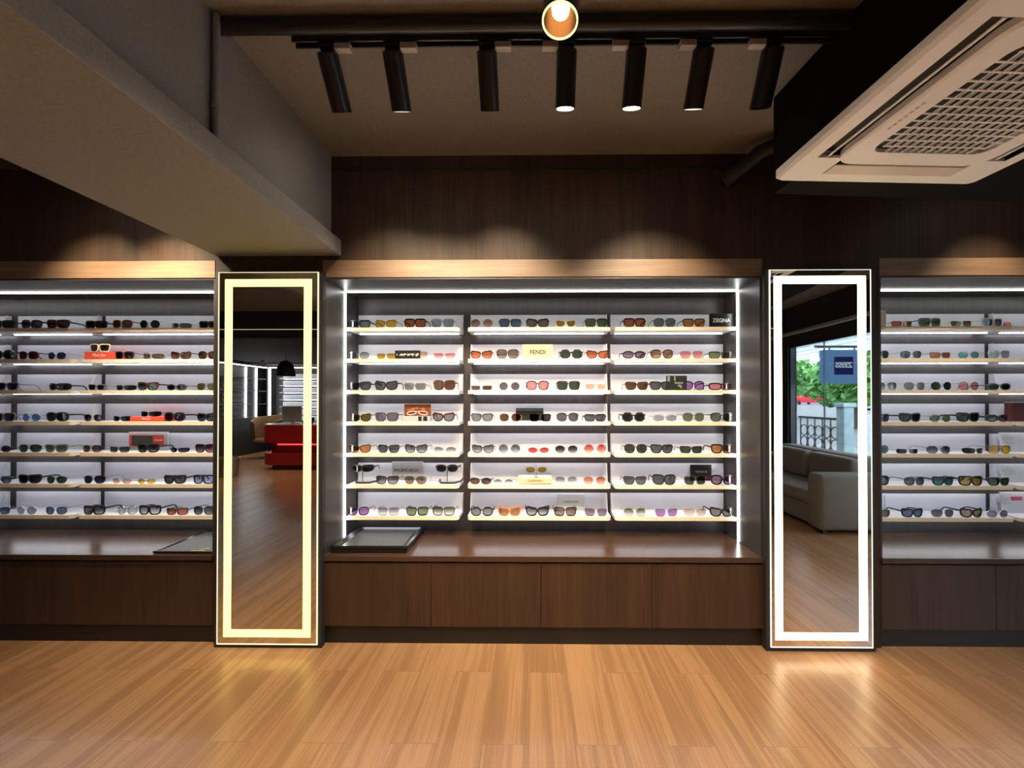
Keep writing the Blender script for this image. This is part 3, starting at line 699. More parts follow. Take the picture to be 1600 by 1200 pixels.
for i, s in enumerate((
    '561 rect3 h k 36, 602 cat2 Y m 35, 648 squ3 A t 36, 691 squ2 g c 38',
    '560 hex1 g s 34, 603 rect1 D a 32, 651 squ1 Q s 34, 694 rect0 P s 35',
    '562 way3 G k 36, 603 cat3 G k 38, 648 rect2 h g 37, 694 but3 B n 36',
    '563 cat2 L t 35, 604 squ2 M d 38, 693 cat3 h t 36',
    '562 cat2 O k 36, 607 way2 G k 36, 650 cat2 G~ k 37, 695 oval1 h~ s 36',
    '605 way2 G~ k 37, 649 avi1 X~ d 36',
    '560 pan2 V k 34, 607 squ2 h~ c 35, 652 squ2 e k 36, 693 squ2 F~ d 37')):
    shelf_row(i, s, ML, GL)
for i, s in enumerate((
    '752.5 rnd0 b~ a 36, 797 squ2 u k 36, 840 cat3 X t 36, 884 cat2 D w 33, 932 squ2 F k 37',
    '752 cat2 A t 36, 793 but2 X t 36, 892.5 hex3 E k 37, 934 cat2 A t 36',
    '752 nar1 B c 35, 796 rnd0 G s 33, 840 pan2 P t 37, 888 squ2 E k 38, 931 rect2 Q w 36',
    '753 way2 h k 36, 797 pan1 B a 35, 844 squ1 K k 36, 887 pan2 G k 35, 930 rect3 G k 35',
    '754.6 cat2 G~ k 36, 796 rnd1 G~ s 35, 841.5 oval1 R a 34, 885 hex1 K~ a 36, 930 rnd0 R~ s 36',
    '751 oval2 B d 35, 786.5 oval1 h~ s 31, 884.6 pan1 h~ s 35, 929 pan0 A~ s 35',
    '753 hex3 h k 36, 796 cat3 b o 37, 839.6 cat3 G~ k 38, 883 squ2 X t 37, 931 squ0 M s 36')):
    shelf_row(i, s, MC, GC)
for i, s in enumerate((
    '992 squ3 A t 36, 1039 pan2 h d 36, 1085 squ2 O n 36',
    '991 oval3 M k 37, 1034.5 pan2 b t 36, 1081 squ0 P s 36, 1126 rect2 e k 36',
    '995 way2 B n 37, 1033 way3 G k 36, 1084 pan2 V k 36, 1127 wrp3 P k 36',
    '990 hex3 K k 37, 1039 oval2 g c 38, 1084 pan2 F g 36, 1128 pan2 F d 36',
    '993 pan2 E t 36, 1034 way3 G k 36, 1080 rect2 E k 36, 1128.5 squ3 O k 36',
    '992 way2 G k 37, 1037.6 but3 G k 37, 1086 squ2 E c 37, 1128.5 pan3 M p 37',
    '991.6 pan1 F~ a 35, 1041 squ0 V a 36, 1086 squ0 Q~ a 36, 1127 cat3 h k 37')):
    shelf_row(i, s, MR, GR_)
GLC, GRC = 'sunglasses in the left cabinet', 'sunglasses in the right cabinet'
for i, s in enumerate((
    '2 way3 K k 36, 47 pan3 v n 33, 88 way3 W k 37, 148 rect3 W k 36, 189 pan2 B r 34, 232 rnd0 K s 34, 279 wrp1 G d 33, 325 rect3 K k 34',
    '4 rnd3 K k 34, 43 pan2 W n 33, 87 pan1 v s 31, 193 squ2 K d 33, 236 wrp2 X g 36, 281 cat2 B~ t 34, 324 pan2 B t 32',
    '10 way2 v g 36, 88 wrp3 K k 36, 151 rect2 K g 32, 193 wrp1 K d 33, 230 way3 E~ t 34, 275 oval2 K d 33, 322 avi1 L s 32',
    '6 squ2 v g 36, 48 rnd1 U s 31, 88 avi3 K k 36, 145 pan1 W~ d 31, 188 wrp1 K d 33, 272 pan3 W k 34, 322 way3 K~ k 34',
    '1 hex1 B d 32, 46 avi1 E d 36, 87 way2 F g 36, 143 avi1 B~ d 33, 186 rect1 L~ d 34, 231 way3 K~ k 36, 278 wrp0 v s 32, 321 squ3 K~ k 34',
    '2 squ1 u d 33, 46 way3 K k 37, 88 avi1 E d 32, 147 avi1 N d 36, 190 oval0 Q s 33, 229 oval1 Y s 30, 273 way3 G k 36, 318 squ3 l k 35',
    '0 squ1 u s 34, 42 rnd1 g s 32, 88 pan1 u d 34, 147 squ3 G~ k 36, 199 rnd2 C c 33, 234 squ3 h~ k 37, 277 rect2 A d 35, 319 pan2 E~ d 35')):
    shelf_row(i, s, 'left cabinet', GLC)
for i, s in enumerate((
    '1411 rect1 A n 33, 1455 squ2 F g 36, 1504 rect1 B~ a 33, 1553 squ2 u w 35',
    '1374 avi1 E s 36, 1425 pan1 G d 33, 1471 rect1 A d 35, 1515 hex1 T s 32, 1563 squ1 g s 34',
    '1385 avi0 G~ s 36, 1430 pan1 h s 34, 1472 rnd0 K d 34, 1515 rnd1 P d 33, 1562 oval2 K d 36',
    '1375 squ2 G d 33, 1423 way3 K k 36, 1470 hex1 e d 33, 1514 way3 K k 38, 1559 oval3 G~ k 35',
    '1372 rnd1 E s 34, 1418 nar1 K s 34, 1467 hex1 K~ d 36, 1524 wrp1 K s 34, 1562 avi1 Y t 37',
    '1372 pan3 G k 36, 1429 pan2 G d 33, 1474 way3 J k 36, 1517 squ3 D k 37, 1561 way2 E k 35',
    '1374 avi1 B d 34, 1425.5 way3 u k 36, 1473 avi1 G s 35, 1518 cat3 b k 37, 1558.5 hex1 M s 34')):
    shelf_row(i, s, 'right cabinet', GRC)

# ------------------------------------------------------------------ name plaques, cases, stands on the shelves
def plaque(name, label, u0, u1, i, v0, v1, y, thick, mat, cat='sign', tilt=0.0, lift=None):
    """upright block on shelf i whose front face covers (u0..u1, v0..v1) at depth y; returns (thing, x0, x1, z0, z1)"""
    a, b = P(u0, v0, y), P(u1, v1, y); z0 = shelf_z(i)+0.0005 if lift is None else lift
    t = thing(name, label, cat, ((a.x+b.x)/2, y+thick/2, z0))
    obj('board', box(NB(), a.x, b.x, y, y+thick, z0, a.z, 0.0015, 1), mat, t)
    return t, a.x, b.x, z0, a.z
def lettering(t, s, c, width, mat, **kw):
    bm = text_bm(s, c, width=width, **kw); o = obj('lettering', bm, mat, t); return o
def scribble(t, x0, x1, z, h, y, mat, n=18, r=0.0012, seed=1, arch=0.0):
    rr = random.Random(seed); bm = NB(); x = x0; w = (x1-x0)/n
    for k in range(n):
        if rr.random() < 0.12: continue
        c = (k/(n-1)-0.5)*2; zz = z - arch*c*c
        pts = [(x0+k*w, y, zz + rr.uniform(-.5, .1)*h), (x0+(k+.35)*w, y, zz + rr.uniform(0, .5)*h), (x0+(k+.7)*w, y, zz + rr.uniform(-.5, 0)*h), (x0+(k+1)*w, y, zz + rr.uniform(-.1, .35)*h)]
        tube(bm, pts, r, 5)
    return obj('lettering', bm, mat, t)
PBLK = plain('plaque_black', (0.012, 0.012, 0.012), 0.3); PCRM = plain('plaque_cream', (0.56, 0.46, 0.28), 0.5); PGRY = plain('plaque_grey', (0.40, 0.40, 0.41), 0.45)
PPAL = plain('plaque_pale', (0.62, 0.63, 0.62), 0.5); PBRN = plain('plaque_brown', (0.16, 0.042, 0.015), 0.35); PRED = plain('case_red', (0.72, 0.085, 0.05), 0.45)
WHT = plain('letter_white', (0.88, 0.88, 0.86), 0.5); INK = plain('letter_ink', (0.035, 0.03, 0.03), 0.5); GLT = plain('letter_gold', (0.80, 0.60, 0.25), 0.35, metal=0.6)
ACR = plain('clear_edge', (0.72, 0.73, 0.74), 0.25)
# cream plaque
t, a, b, z0, z1 = plaque('name_plaque', 'cream name plaque with dark capitals in the centre bay, second shelf down', 816.5, 864, 1, 538, 561, 2.80, 0.018, PCRM)
lettering(t, 'FENDI', ((a+b)/2, 2.7995, (z0+z1)/2-0.001), 0.114, INK, bold=0.03)
t, a, b, z0, z1 = plaque('name_plaque', 'black plaque with white serif capitals on the right end of the top shelf', 1109, 1145.5, 0, 490, 511, 2.765, 0.014, PBLK)
lettering(t, 'ZEGNA', ((a+b)/2, 2.7645, z0 + (z1-z0)*0.52), 0.128, WHT, bold=0.02)
t, a, b, z0, z1 = plaque('name_plaque', 'grey plaque with bold black capitals behind the sixth shelf of the left bay', 612.5, 660.5, 5, 721.5, 750, 2.889, 0.012, PGRY)
bm = text_bm('BALENCIAGA', (P(635, 734.5, 2.8885).x, 2.8885, P(635, 734.5, 2.8885).z), width=0.186, depth=0.0006, bold=0.02); obj('lettering', bm, INK, t)
t, a, b, z0, z1 = plaque('name_plaque', 'pale grey plaque with small dark capitals on the bottom shelf of the centre bay', 870.5, 914, 6, 772, 800, 2.889, 0.012, PPAL)
lettering(t, 'ACNE STUDIOS', ((a+b)/2, 2.8885, P(890, 784, 2.8885).z), 0.110, INK, bold=0.02)
t, a, b, z0, z1 = plaque('name_plaque', 'black plaque with faint silver capitals on the sixth shelf of the right bay', 1079, 1112, 5, 726, 750, 2.889, 0.012, PBLK)
lettering(t, 'VERSACE', ((a+b)/2, 2.8885, P(1095, 737, 2.8885).z), 0.088, plain('letter_silver', (0.45, 0.45, 0.43), 0.4))
t, a, b, z0, z1 = plaque('name_plaque', 'small black plaque with white script standing before the second shelf of the left bay', 617, 656.5, 1, 547.5, 561, 2.742, 0.008, PBLK)
scribble(t, a+0.012, b-0.012, (z0+z1)/2, 0.026, 2.7412, WHT, 20, 0.0014, 3)
# dark picture plaque
t, a, b, z0, z1 = plaque('picture_plaque', 'dark photo plaque standing between the sunglasses on the right bay third shelf', 1041, 1073.5, 2, 587, 608, 2.742, 0.008, plain('picture_dark', (0.02, 0.026, 0.026), 0.3))
lettering(t, 'PRADA', ((a+b)/2+0.016, 2.7414, z0+0.052), 0.060, plain('letter_silver', (0.45, 0.45, 0.43), 0.4))
bm = NB(); box(bm, a+0.008, a+0.026, 2.7408, 2.742, z0+0.062, z1-0.003); box(bm, a+0.055, a+0.066, 2.7408, 2.742, z0+0.068, z1-0.003)
prism(bm, [(a+0.078, z0+0.032), (a+0.092, z0+0.044), (a+0.108, z0+0.034), (a+0.110, z0+0.012), (a+0.098, z0+0.020)], 'y', 2.7408, 2.742)
obj('picture', bm, plain('picture_grey', (0.20, 0.25, 0.25), 0.4), t)
# brown plaque on a striped pale case
z4 = shelf_z(3)
a, b = P(628, 650, 2.80), P(672, 657, 2.80)
t = thing('eyewear_case', 'pale grey case with dark stripes beneath the brown plaque', 'case', ((a.x+b.x)/2, 2.82, z4))
obj('body', box(NB(), a.x, b.x, 2.80, 2.86, z4+0.0005, a.z, 0.003), plain('case_pale', (0.36, 0.38, 0.38), 0.4), t)
bm = NB(); 
for q0, q1 in ((0.58, 0.70), (0.76, 0.90)): box(bm, a.x+(b.x-a.x)*q0, a.x+(b.x-a.x)*q1, 2.799, 2.8005, z4+0.002, a.z-0.002)
obj('stripe', bm, PBLK, t)
t, a2, b2, z0, z1 = plaque('name_plaque', 'brown plaque with gold letters and white spectacles resting on a striped case', 631.5, 673, 3, 631.5, 650, 2.802, 0.012, PBRN, lift=a.z+0.0005)
scribble(t, a2+0.022, b2-0.022, z1-0.030, 0.016, 2.8012, GLT, 16, 0.0012, 5, 0.014)
bm = NB()
for s in (-1, 1):
    cxm = (a2+b2)/2 + s*0.042
    tube(bm, [(cxm+0.034*math.cos(q*math.pi/8), 2.801, z0+0.022+0.013*math.sin(q*math.pi/8)+0.004*-s*math.cos(q*math.pi/8)) for q in range(17)], 0.0022, 6, False)
tube(bm, [((a2+b2)/2-0.009, 2.801, z0+0.030), ((a2+b2)/2, 2.801, z0+0.034), ((a2+b2)/2+0.009, 2.801, z0+0.030)], 0.002, 6)
obj('emblem', bm, WHT, t)
# black box
t, a, b, z0, z1 = plaque('display_box', 'plain black box behind the sunglasses on the fourth shelf of the centre bay', 806, 849, 3, 638, 657, 2.889, 0.018, PBLK, 'box')
obj('lid_line', box(NB(), a-0.0005, b+0.0005, 2.8885, 2.9075, z1-0.014, z1-0.012), PGRY, t)
# cream case with oval sunglasses on top
a, b = P(809, 747, 2.755), P(862.5, 758, 2.755)
z6 = shelf_z(5); tb = thing('display_box', 'cream lettered box carrying gold oval sunglasses on the sixth shelf', 'box', ((a.x+b.x)/2, 2.82, z6))
obj('body', box(NB(), a.x, b.x, 2.755, 2.885, z6+0.004, z6+0.045, 0.003), PCRM, tb)
obj('base', box(NB(), a.x+0.004, b.x-0.004, 2.757, 2.88, z6+0.0005, z6+0.005), PBLK, tb)
obj('top_inset', box(NB(), a.x+0.02, b.x-0.02, 2.775, 2.87, z6+0.044, z6+0.047), PPAL, tb)
lettering(tb, 'VALENTINO', ((a.x+b.x)/2, 2.7545, z6+0.025), 0.108, plain('letter_bronze', (0.12, 0.06, 0.02), 0.5), bold=0.02)
ts = thing('sunglasses_stand', 'thin upright stand holding the gold oval sunglasses over the cream box', 'stand', (PX(839, 2.778), 2.778, z6+0.047))
xx = PX(838, 2.778)
obj('post', tube(NB(), [(xx, 2.778, z6+0.048), (xx, 2.778, P(840, 727, 2.778).z)], 0.0016, 6), FR['d'][0], ts)
obj('foot', lathe(NB(), [(0, 0.0), (0.016, 0), (0.016, 0.002), (0, 0.002)], (xx, 2.778, z6+0.047)), FR['d'][0], ts, True)
zz = P(838, 738, 2.768).z
sunglasses('oval', '1', 'D', 'a', (xx, 2.758, zz), 'golden oval sunglasses raised on a stand over the cream box', GC, 0.0, 0.158)
# black sculptural stands with black sunglasses
def bust(u, lab_s, lab_g, st, y=2.765):
    x = PX(u, y); zb = z6
    t = thing('sunglasses_stand', lab_s, 'stand', (x, y, zb), 'black curved sunglasses stands')
    bm = NB(); tube(bm, [(x-0.066, y+0.06, zb+0.022), (x-0.062, y+0.035, zb+0.012), (x-0.045, y, zb+0.0085), (x, y-0.006, zb+0.0085), (x+0.05, y, zb+0.0085), (x+0.092, y+0.03, zb+0.014), (x+0.108, y+0.06, zb+0.034)], [0.005, 0.008, 0.0082, 0.0082, 0.0082, 0.008, 0.0055], 8)
    obj('base', bm, plain('stand_rubber', (0.03, 0.03, 0.032), 0.45), t, True)
    zt = P(u, 737, y).z
    obj('post', tube(NB(), [(x, y, zb+0.012), (x, y+0.002, zt+0.012)], 0.003, 8), BLACK, t, True)
    sunglasses(st, '3', 'K', 'k', (x, y-0.014, zt), lab_g, GL, 0.0, 0.165)
bust(567, 'black curved stand at the left end of the sixth shelf, left bay', 'black wraparound sunglasses raised on the stand left of the grey plaque', 'wrp')
bust(699, 'black curved stand at the right end of the sixth shelf, left bay', 'black oval sunglasses raised on the stand right of the grey plaque', 'oval')
# left cabinet: red cases
def red_case(label, u0, u1, i, h, d, y, seed, glabel, gu, gst, gth, glc, gfc):
    a, b = PX(u0, y), PX(u1, y); z = shelf_z(i)
    t = thing('eyewear_case', label, 'case', ((a+b)/2, y+d/2, z), 'red cases in the left cabinet')
    obj('body', box(NB(), a, b, y, y+d, z+0.006, z+h, 0.003), PRED, t)
    obj('base', box(NB(), a, b, y, y+d, z+0.0005, z+0.006, 0.001, 1), plain('case_red_dark', (0.38, 0.03, 0.025), 0.5), t)
    bm = text_bm('Maui Jim', ((a+b)/2-0.005, y-0.0005, z+h*0.55), width=min(0.10, h*1.9), shear=0.35); obj('lettering', bm, WHT, t)
    yy = y + 0.006
    sunglasses(gst, gth, glc, gfc, (PX(gu, yy), yy, z+h+0.0008), glabel, GLC, 0.0, 0.158)
red_case('bright red case with white script on the second shelf of the left cabinet', 131, 179, 1, 0.056, 0.12, 2.757, 3, 'cream framed brown sunglasses standing on the red case, second shelf down', 154, 'squ', '2', 'B', 'w')
red_case('flat red case with white script on the fourth shelf of the left cabinet', 203, 256, 3, 0.034, 0.13, 2.757, 4, 'black rimless wraparound sunglasses standing on the flat red case', 232, 'wrp', '0', 'K', 'd')
t, a, b, z0, z1 = plaque('name_plaque', 'grey green plaque with a red square of white script, left cabinet', 201, 262, 4, 675, 712, 2.892, 0.010, plain('plaque_clear', (0.55, 0.56, 0.55), 0.3))
a5, b5 = P(202, 679.5, 2.891), P(256, 697.5, 2.891)
obj('red_panel', box(NB(), a5.x, b5.x, 2.890, 2.8922, b5.z, a5.z), PRED, t)
a6, b6 = P(206, 681, 2.890), P(239, 696, 2.890)
obj('green_panel', box(NB(), a6.x, b6.x, 2.889, 2.8905, b6.z, a6.z), plain('panel_green', (0.045, 0.055, 0.045), 0.4), t)
bm = text_bm('Maui Jim', (P(247.5, 688, 2.889).x, 2.8894, P(247.5, 688, 2.889).z), width=0.058, shear=0.35); obj('lettering', bm, WHT, t)
# right cabinet extras
t, a, b, z0, z1 = plaque('display_block', 'upright pale wooden block at the left end of the right cabinet top shelf', 1372, 1385, 0, 485, 512, 2.735, 0.03, MAPLE, 'block')
zr = shelf_z(0); yy = 2.79
t = thing('price_tag', 'small coral red tag beside the cream framed sunglasses, right cabinet top shelf', 'tag', (PX(1578, yy), yy, zr))
prism_bm = prism(NB(), [(yy, zr+0.0005), (yy+0.03, zr+0.0005), (yy+0.014, zr+0.043), (yy+0.011, zr+0.043)], 'x', PX(1573.5, yy), PX(1583, yy)); obj('card', prism_bm, plain('tag_coral', (0.80, 0.20, 0.16), 0.5), t)
t, a, b, z0, z1 = plaque('display_box', 'dark red box at the right edge on the fourth shelf, right cabinet', 1582, 1616, 3, 629, 658, 2.80, 0.05, plain('box_wine', (0.085, 0.012, 0.012), 0.5), 'box')
obj('edge_line', box(NB(), a-0.001, b+0.001, 2.798, 2.851, z1-0.001, z1+0.003), PPAL, t)
for i, v0, lab in ((4, 676, 'clear stand with a printed certificate on the fifth shelf, right cabinet'), (5, 726, 'clear stand with a printed certificate on the sixth shelf, right cabinet'), (6, 769, 'clear stand with a pink-stamped certificate on the bottom shelf, right cabinet')):
    y = 2.87; z = shelf_z(i); x0, x1 = PX(1562, y), PX(1622, y); zt = P(1560, v0, y).z
    t = thing('certificate_stand', lab, 'certificate', ((x0+x1)/2, y, z), 'certificates in the right cabinet')
    bm = NB(); prism(bm, [(y-0.014, z+0.0005), (y-0.009, z+0.0005), (y+0.011, zt), (y+0.006, zt)], 'x', x0, x1); obj('sheet', bm, plain('paper', (0.70, 0.71, 0.72), 0.4), t)
    bm = NB(); prism(bm, [(y-0.010, z+0.0005), (y+0.03, z+0.0005), (y+0.03, z+0.003), (y-0.010, z+0.003)], 'x', x0, x1); obj('foot', bm, ACR, t)
    bm = NB(); rr = random.Random(i)
    for k in range(6):
        h = 0.9 - 0.09*k; zz = z + (zt-z)*h; yq = y-0.0145+0.020*h; w = (0.02, 0.03, 0.10, 0.09, 0.06, 0.09)[k]
        xm = PX(1574, y) if i < 6 else PX(1566, y)
        box(bm, xm-w/2, xm+w/2, yq-0.0005, yq+0.001, zz-0.0012, zz+0.0012)
    obj('printing', bm, plain('print_grey', (0.40, 0.40, 0.42), 0.6), t)
    if i == 6:
        a, b = P(1580, 776, y-0.002), P(1597, 785, y-0.002); bm = NB(); box(bm, a.x, b.x, y-0.002, y+0.003, b.z, a.z)
        obj('stamp', bm, plain('stamp_pink', (0.70, 0.10, 0.22), 0.6), t)
# wire frame stand at the left end of the right cabinet
y = 2.80; z = shelf_z(6)
t = thing('sign_holder', 'thin black wire holder at the left end of the bottom shelf, right cabinet', 'holder', (PX(1370, y), y, z))
obj('wire', tube(NB(), [(PX(1381, y), y, z+0.001), (PX(1381, y), y, P(1381, 774, y).z), (PX(1368, y), y, P(1370, 772, y).z), (PX(1366, y), y, z+0.001)], 0.0018, 6), BLACK, t)
# ------------------------------------------------------------------ trays on the counters
def tray(label, x0, x1, y0, y1, z, rim=0.020, inset=0.05, mark=False, h=0.024, felt=(0.045, 0.047, 0.047)):
    t = thing('display_tray', label, 'tray', ((x0+x1)/2, (y0+y1)/2, z), 'black display trays on the counters')
    bm = NB(); o_ = [(x0, y0), (x1, y0), (x1, y1), (x0, y1)]
    q = rim; i_ = [(x0+q, y0+q*0.6), (x1-q, y0+q*0.6), (x1-q, y1-q), (x0+q, y1-q)]
    f_ = [(x0+inset, y0+inset*0.5), (x1-inset, y0+inset*0.5), (x1-inset, y1-inset), (x0+inset, y1-inset)]
    b_ = [(x0+0.004, y0+0.004), (x1-0.004, y0+0.004), (x1-0.004, y1-0.004), (x0+0.004, y1-0.004)]
    lv = [[bm.verts.new((p[0], p[1], hh)) for p in L] for L, hh in ((b_, z+0.0005), (o_, z+0.006), (o_, z+h), (i_, z+h), (f_, z+0.007))]
    bm.faces.new(lv[0][::-1]); bm.faces.new(lv[-1])
    for A, B in zip(lv, lv[1:]):
        for k in range(4): bm.faces.new((A[k], A[(k+1) % 4], B[(k+1) % 4], B[k]))
    obj('rim', bm, plain('tray_black', (0.010, 0.010, 0.010), 0.22), t)
    obj('felt', box(NB(), x0+inset+0.004, x1-inset-0.004, y0+inset*0.5+0.004, y1-inset-0.004, z+0.007, z+0.0085), plain('felt_grey', felt, 0.42), t)
    return t
xa, xb = PX(517, 2.49), PX(637, 2.49)
tray('lower of two stacked black trays at the left end of the middle counter', xa, xb, 2.485, 2.875, ZC+0.0008, h=0.020)
tray('upper black tray with a grey felt bed, stacked on the middle counter', xa+0.002, xb+0.004, 2.488, 2.872, ZC+0.0218, h=0.024)
a = PX(240, 2.46)
t = tray('black tray with a grey felt bed on the left counter beside the mirror', a, CAB[0][1]-0.022, 2.462, 2.862, ZC+0.0008, rim=0.010, inset=0.018, h=0.016, felt=(0.15, 0.16, 0.15))
bm = NB(); q = P(308, 857, 2.50)
tube(bm, [(q.x-0.03, 2.488, ZC+0.0105), (q.x+0.02, 2.488, ZC+0.0105), (q.x+0.035, 2.52, ZC+0.0105), (q.x+0.055, 2.53, ZC+0.0105)], 0.0022, 6); tube(bm, [(q.x+0.02, 2.488, ZC+0.0105), (q.x+0.06, 2.488, ZC+0.0105)], 0.0022, 6)
obj('emblem', bm, GLT, t)

# ------------------------------------------------------------------ what stands behind the viewer and shows in the mirrors
RED = plain('red_lacquer', (0.30, 0.012, 0.014), 0.3); REDLED = emit('red_led', (1.0, 0.03, 0.03), 3.5)
def stadium(x0, x1, y0, y1, n=10):
    r = (y1-y0)/2; pts = []
    for cx, a0 in ((x1-r, -90), (x0+r, 90)):
        for k in range(n+1):
            a = R(a0 + 180*k/n); pts.append((cx + r*math.cos(a), (y0+y1)/2 + r*math.sin(a)))
    return pts
rc = thing('reception_counter', 'rounded red reception counter with a red light slot, seen in the left mirror', 'counter', (-5.0, -4.05, 0))
def st_part(name, x0, x1, y0, y1, z0, z1, mat):
    return obj(name, prism(NB(), stadium(x0, x1, y0, y1), 'z', z0, z1), mat, rc, True)
st_part('plinth', -6.00, -3.7, -4.30, -3.80, 0, 0.11, plain('dark_red_base', (0.09, 0.008, 0.008), 0.5))
st_part('lower_body', -6.16, -3.6, -4.42, -3.68, 0.11, 0.37, RED)
st_part('neck', -6.02, -3.7, -4.30, -3.80, 0.37, 0.60, RED)
st_part('light_slot', -5.95, -3.72, -4.28, -3.79, 0.55, 0.575, REDLED)
st_part('upper_body', -6.16, -3.6, -4.42, -3.68, 0.60, 1.0, RED)
st_part('worktop', -6.16, -3.6, -4.42, -3.68, 1.0, 1.02, plain('worktop_grey', (0.42, 0.40, 0.37), 0.3))
t = thing('display_monitor', 'beige back of a screen on the red counter, seen in the left mirror', 'monitor', (-5.55, -4.0, 1.02))
obj('screen_back', box(NB(), -5.78, -5.33, -3.99, -3.965, 1.05, 1.42, 0.006), plain('monitor_beige', (0.48, 0.42, 0.36), 0.5), t)
obj('foot', box(NB(), -5.66, -5.45, -4.10, -3.92, 1.0202, 1.03), plain('monitor_beige', (0.48, 0.42, 0.36), 0.5), t)
obj('neck', box(NB(), -5.59, -5.52, -4.02, -3.99, 1.03, 1.10), plain('monitor_beige', (0.48, 0.42, 0.36), 0.5), t)
t = thing('eyewear_case', 'small dark open case on the red counter beside the screen', 'case', (-5.18, -3.95, 1.02))
obj('body', box(NB(), -5.28, -5.08, -4.02, -3.9, 1.0202, 1.10, 0.01), PBLK, t); obj('lid', box(NB(), -5.28, -5.08, -4.06, -4.03, 1.06, 1.16, 0.008), PBLK, t)
t = thing('pendant_lamp', 'black dome pendant lamp over the red counter, seen in the left mirror', 'lamp', (-5.85, -4.2, 2.13))
obj('lamp_shade', lathe(NB(), [(0.205, 0), (0.205, 0.03), (0.195, 0.12), (0.165, 0.24), (0.10, 0.33), (0.02, 0.37), (0, 0.37), (0, 0.36), (0.095, 0.32), (0.16, 0.235), (0.19, 0.12), (0.20, 0.03), (0.20, 0), (0.205, 0)], (-5.85, -4.2, 2.13)), BLACKM, t, True)
obj('cord', tube(NB(), [(-5.85, -4.2, 2.49), (-5.85, -4.2, 2.65)], 0.006, 6), BLACK, t)
obj('bulb', lathe(NB(), [(0, 0), (0.03, 0.01), (0.04, 0.04), (0.03, 0.08), (0, 0.09)], (-5.85, -4.2, 2.19), seg=14), emit('pendant_bulb', (1, 0.75, 0.45), 6), t, True)
# tub chair behind the counter
TAN = plain('tan_leather', (0.28, 0.19, 0.11), 0.55); 
t = thing('tub_chair', 'tan tub chair with a curved back behind the red counter', 'chair', (-7.2, -5.6, 0))
cx_, cy_ = -7.2, -5.6
bm = NB(); A = []
pr = [(0.30, 0.42), (0.34, 1.08), (0.37, 1.14), (0.42, 1.14), (0.44, 1.06), (0.38, 0.40)]
rows = []
for k in range(17):
    a = R(-40 + 260*k/16) + R(0); dz = -0.16*abs((k-8)/8)**2
    rows.append([bm.verts.new((cx_ + r*math.cos(a), cy_ - r*math.sin(a), h + (dz if h > 0.9 else 0))) for r, h in pr])
for i in range(16):
    for j in range(6): bm.faces.new((rows[i][j], rows[i+1][j], rows[i+1][(j+1) % 6], rows[i][(j+1) % 6]))
bm.faces.new(rows[0]); bm.faces.new(rows[-1][::-1]); obj('backrest', bm, TAN, t, True)
obj('seat', lathe(NB(), [(0, 0.42), (0.33, 0.42), (0.36, 0.47), (0.33, 0.52), (0, 0.53)], (cx_, cy_, 0)), TAN, t, True)
obj('post', tube(NB(), [(cx_, cy_, 0.02), (cx_, cy_, 0.42)], 0.03, 10), BLACK, t, True)
obj('foot', lathe(NB(), [(0, 0), (0.24, 0), (0.24, 0.015), (0, 0.025)], (cx_, cy_, 0.0005)), BLACK, t, True)
t = thing('waste_bin', 'round grey bin on the floor, seen at the left mirror edge', 'bin', (-6.28, -3.05, 0))
obj('body', lathe(NB(), [(0, 0.001), (0.16, 0.001), (0.19, 0.37), (0.18, 0.37), (0.152, 0.012), (0, 0.012)], (-6.28, -3.05, 0)), plain('bin_steel', (0.35, 0.33, 0.30), 0.35, metal=0.6), t, True)
obj('rim', lathe(NB(), [(0.178, 0.365), (0.196, 0.365), (0.196, 0.38), (0.178, 0.38), (0.178, 0.365)], (-6.28, -3.05, 0)), plain('bin_rim', (0.6, 0.58, 0.54), 0.3, metal=0.6), t, True)
# far display walls: along the rear wall and along the left wall
REAR_LED = emit('rear_led', COOL, 9.0); RTRAY = plain('rear_tray', (0.70, 0.71, 0.75), 0.4); RDARK = plain('rear_laminate', (0.035, 0.032, 0.032), 0.45)
t = thing('display_cabinet', 'lit white-shelved eyewear cabinet on the rear wall, behind the red counter in the mirror', 'display cabinet', (-6.8, YR, 0), 'rear display cabinets')
obj('back_panel', box(NB(), -8.30, -5.2, YR+0.002, YR+0.02, 0.6, 2.60), RDARK, t)
obj('side_panel', box(NB(), -8.33, -8.30, YR+0.002, YR+0.40, 0.0, 2.60), RDARK, t); obj('side_panel', box(NB(), -5.2, -5.17, YR+0.002, YR+0.40, 0.0, 2.60), RDARK, t)
obj('base', box(NB(), -8.30, -5.2, YR+0.02, YR+0.40, 0.0, 0.85), RDARK, t)
obj('light_strip', box(NB(), -8.29, -5.21, YR+0.33, YR+0.36, 2.57, 2.59), REAR_LED, t); obj('light_strip', box(NB(), -8.29, -8.25, YR+0.33, YR+0.36, 0.86, 2.57), REAR_LED, t)
for k in range(7):
    z = 2.26 - 0.2245*k; bm = NB(); box(bm, -8.06, -5.3, YR+0.02, YR+0.20, z-0.025, z); box(bm, -8.06, -5.3, YR+0.02, YR+0.026, z, z+0.14)
    s = obj('shelf', bm, RTRAY, t); obj('light_strip', box(NB(), -8.0, -5.35, YR+0.05, YR+0.065, z-0.031, z-0.025), SHELF_LED, s)
t = thing('display_cabinet', 'dark lit eyewear cabinet along the far left wall, seen in the left mirror', 'display cabinet', (XL, -6.4, 0), 'rear display cabinets')
obj('back_panel', box(NB(), XL+0.002, XL+0.02, -7.05, -4.2, 0.85, 2.60), RDARK, t)
obj('base', box(NB(), XL+0.002, XL+0.40, -7.05, -4.2, 0, 1.05), RDARK, t)
obj('top_panel', box(NB(), XL+0.002, XL+0.40, -7.05, -4.2, 2.57, 2.62), RDARK, t)
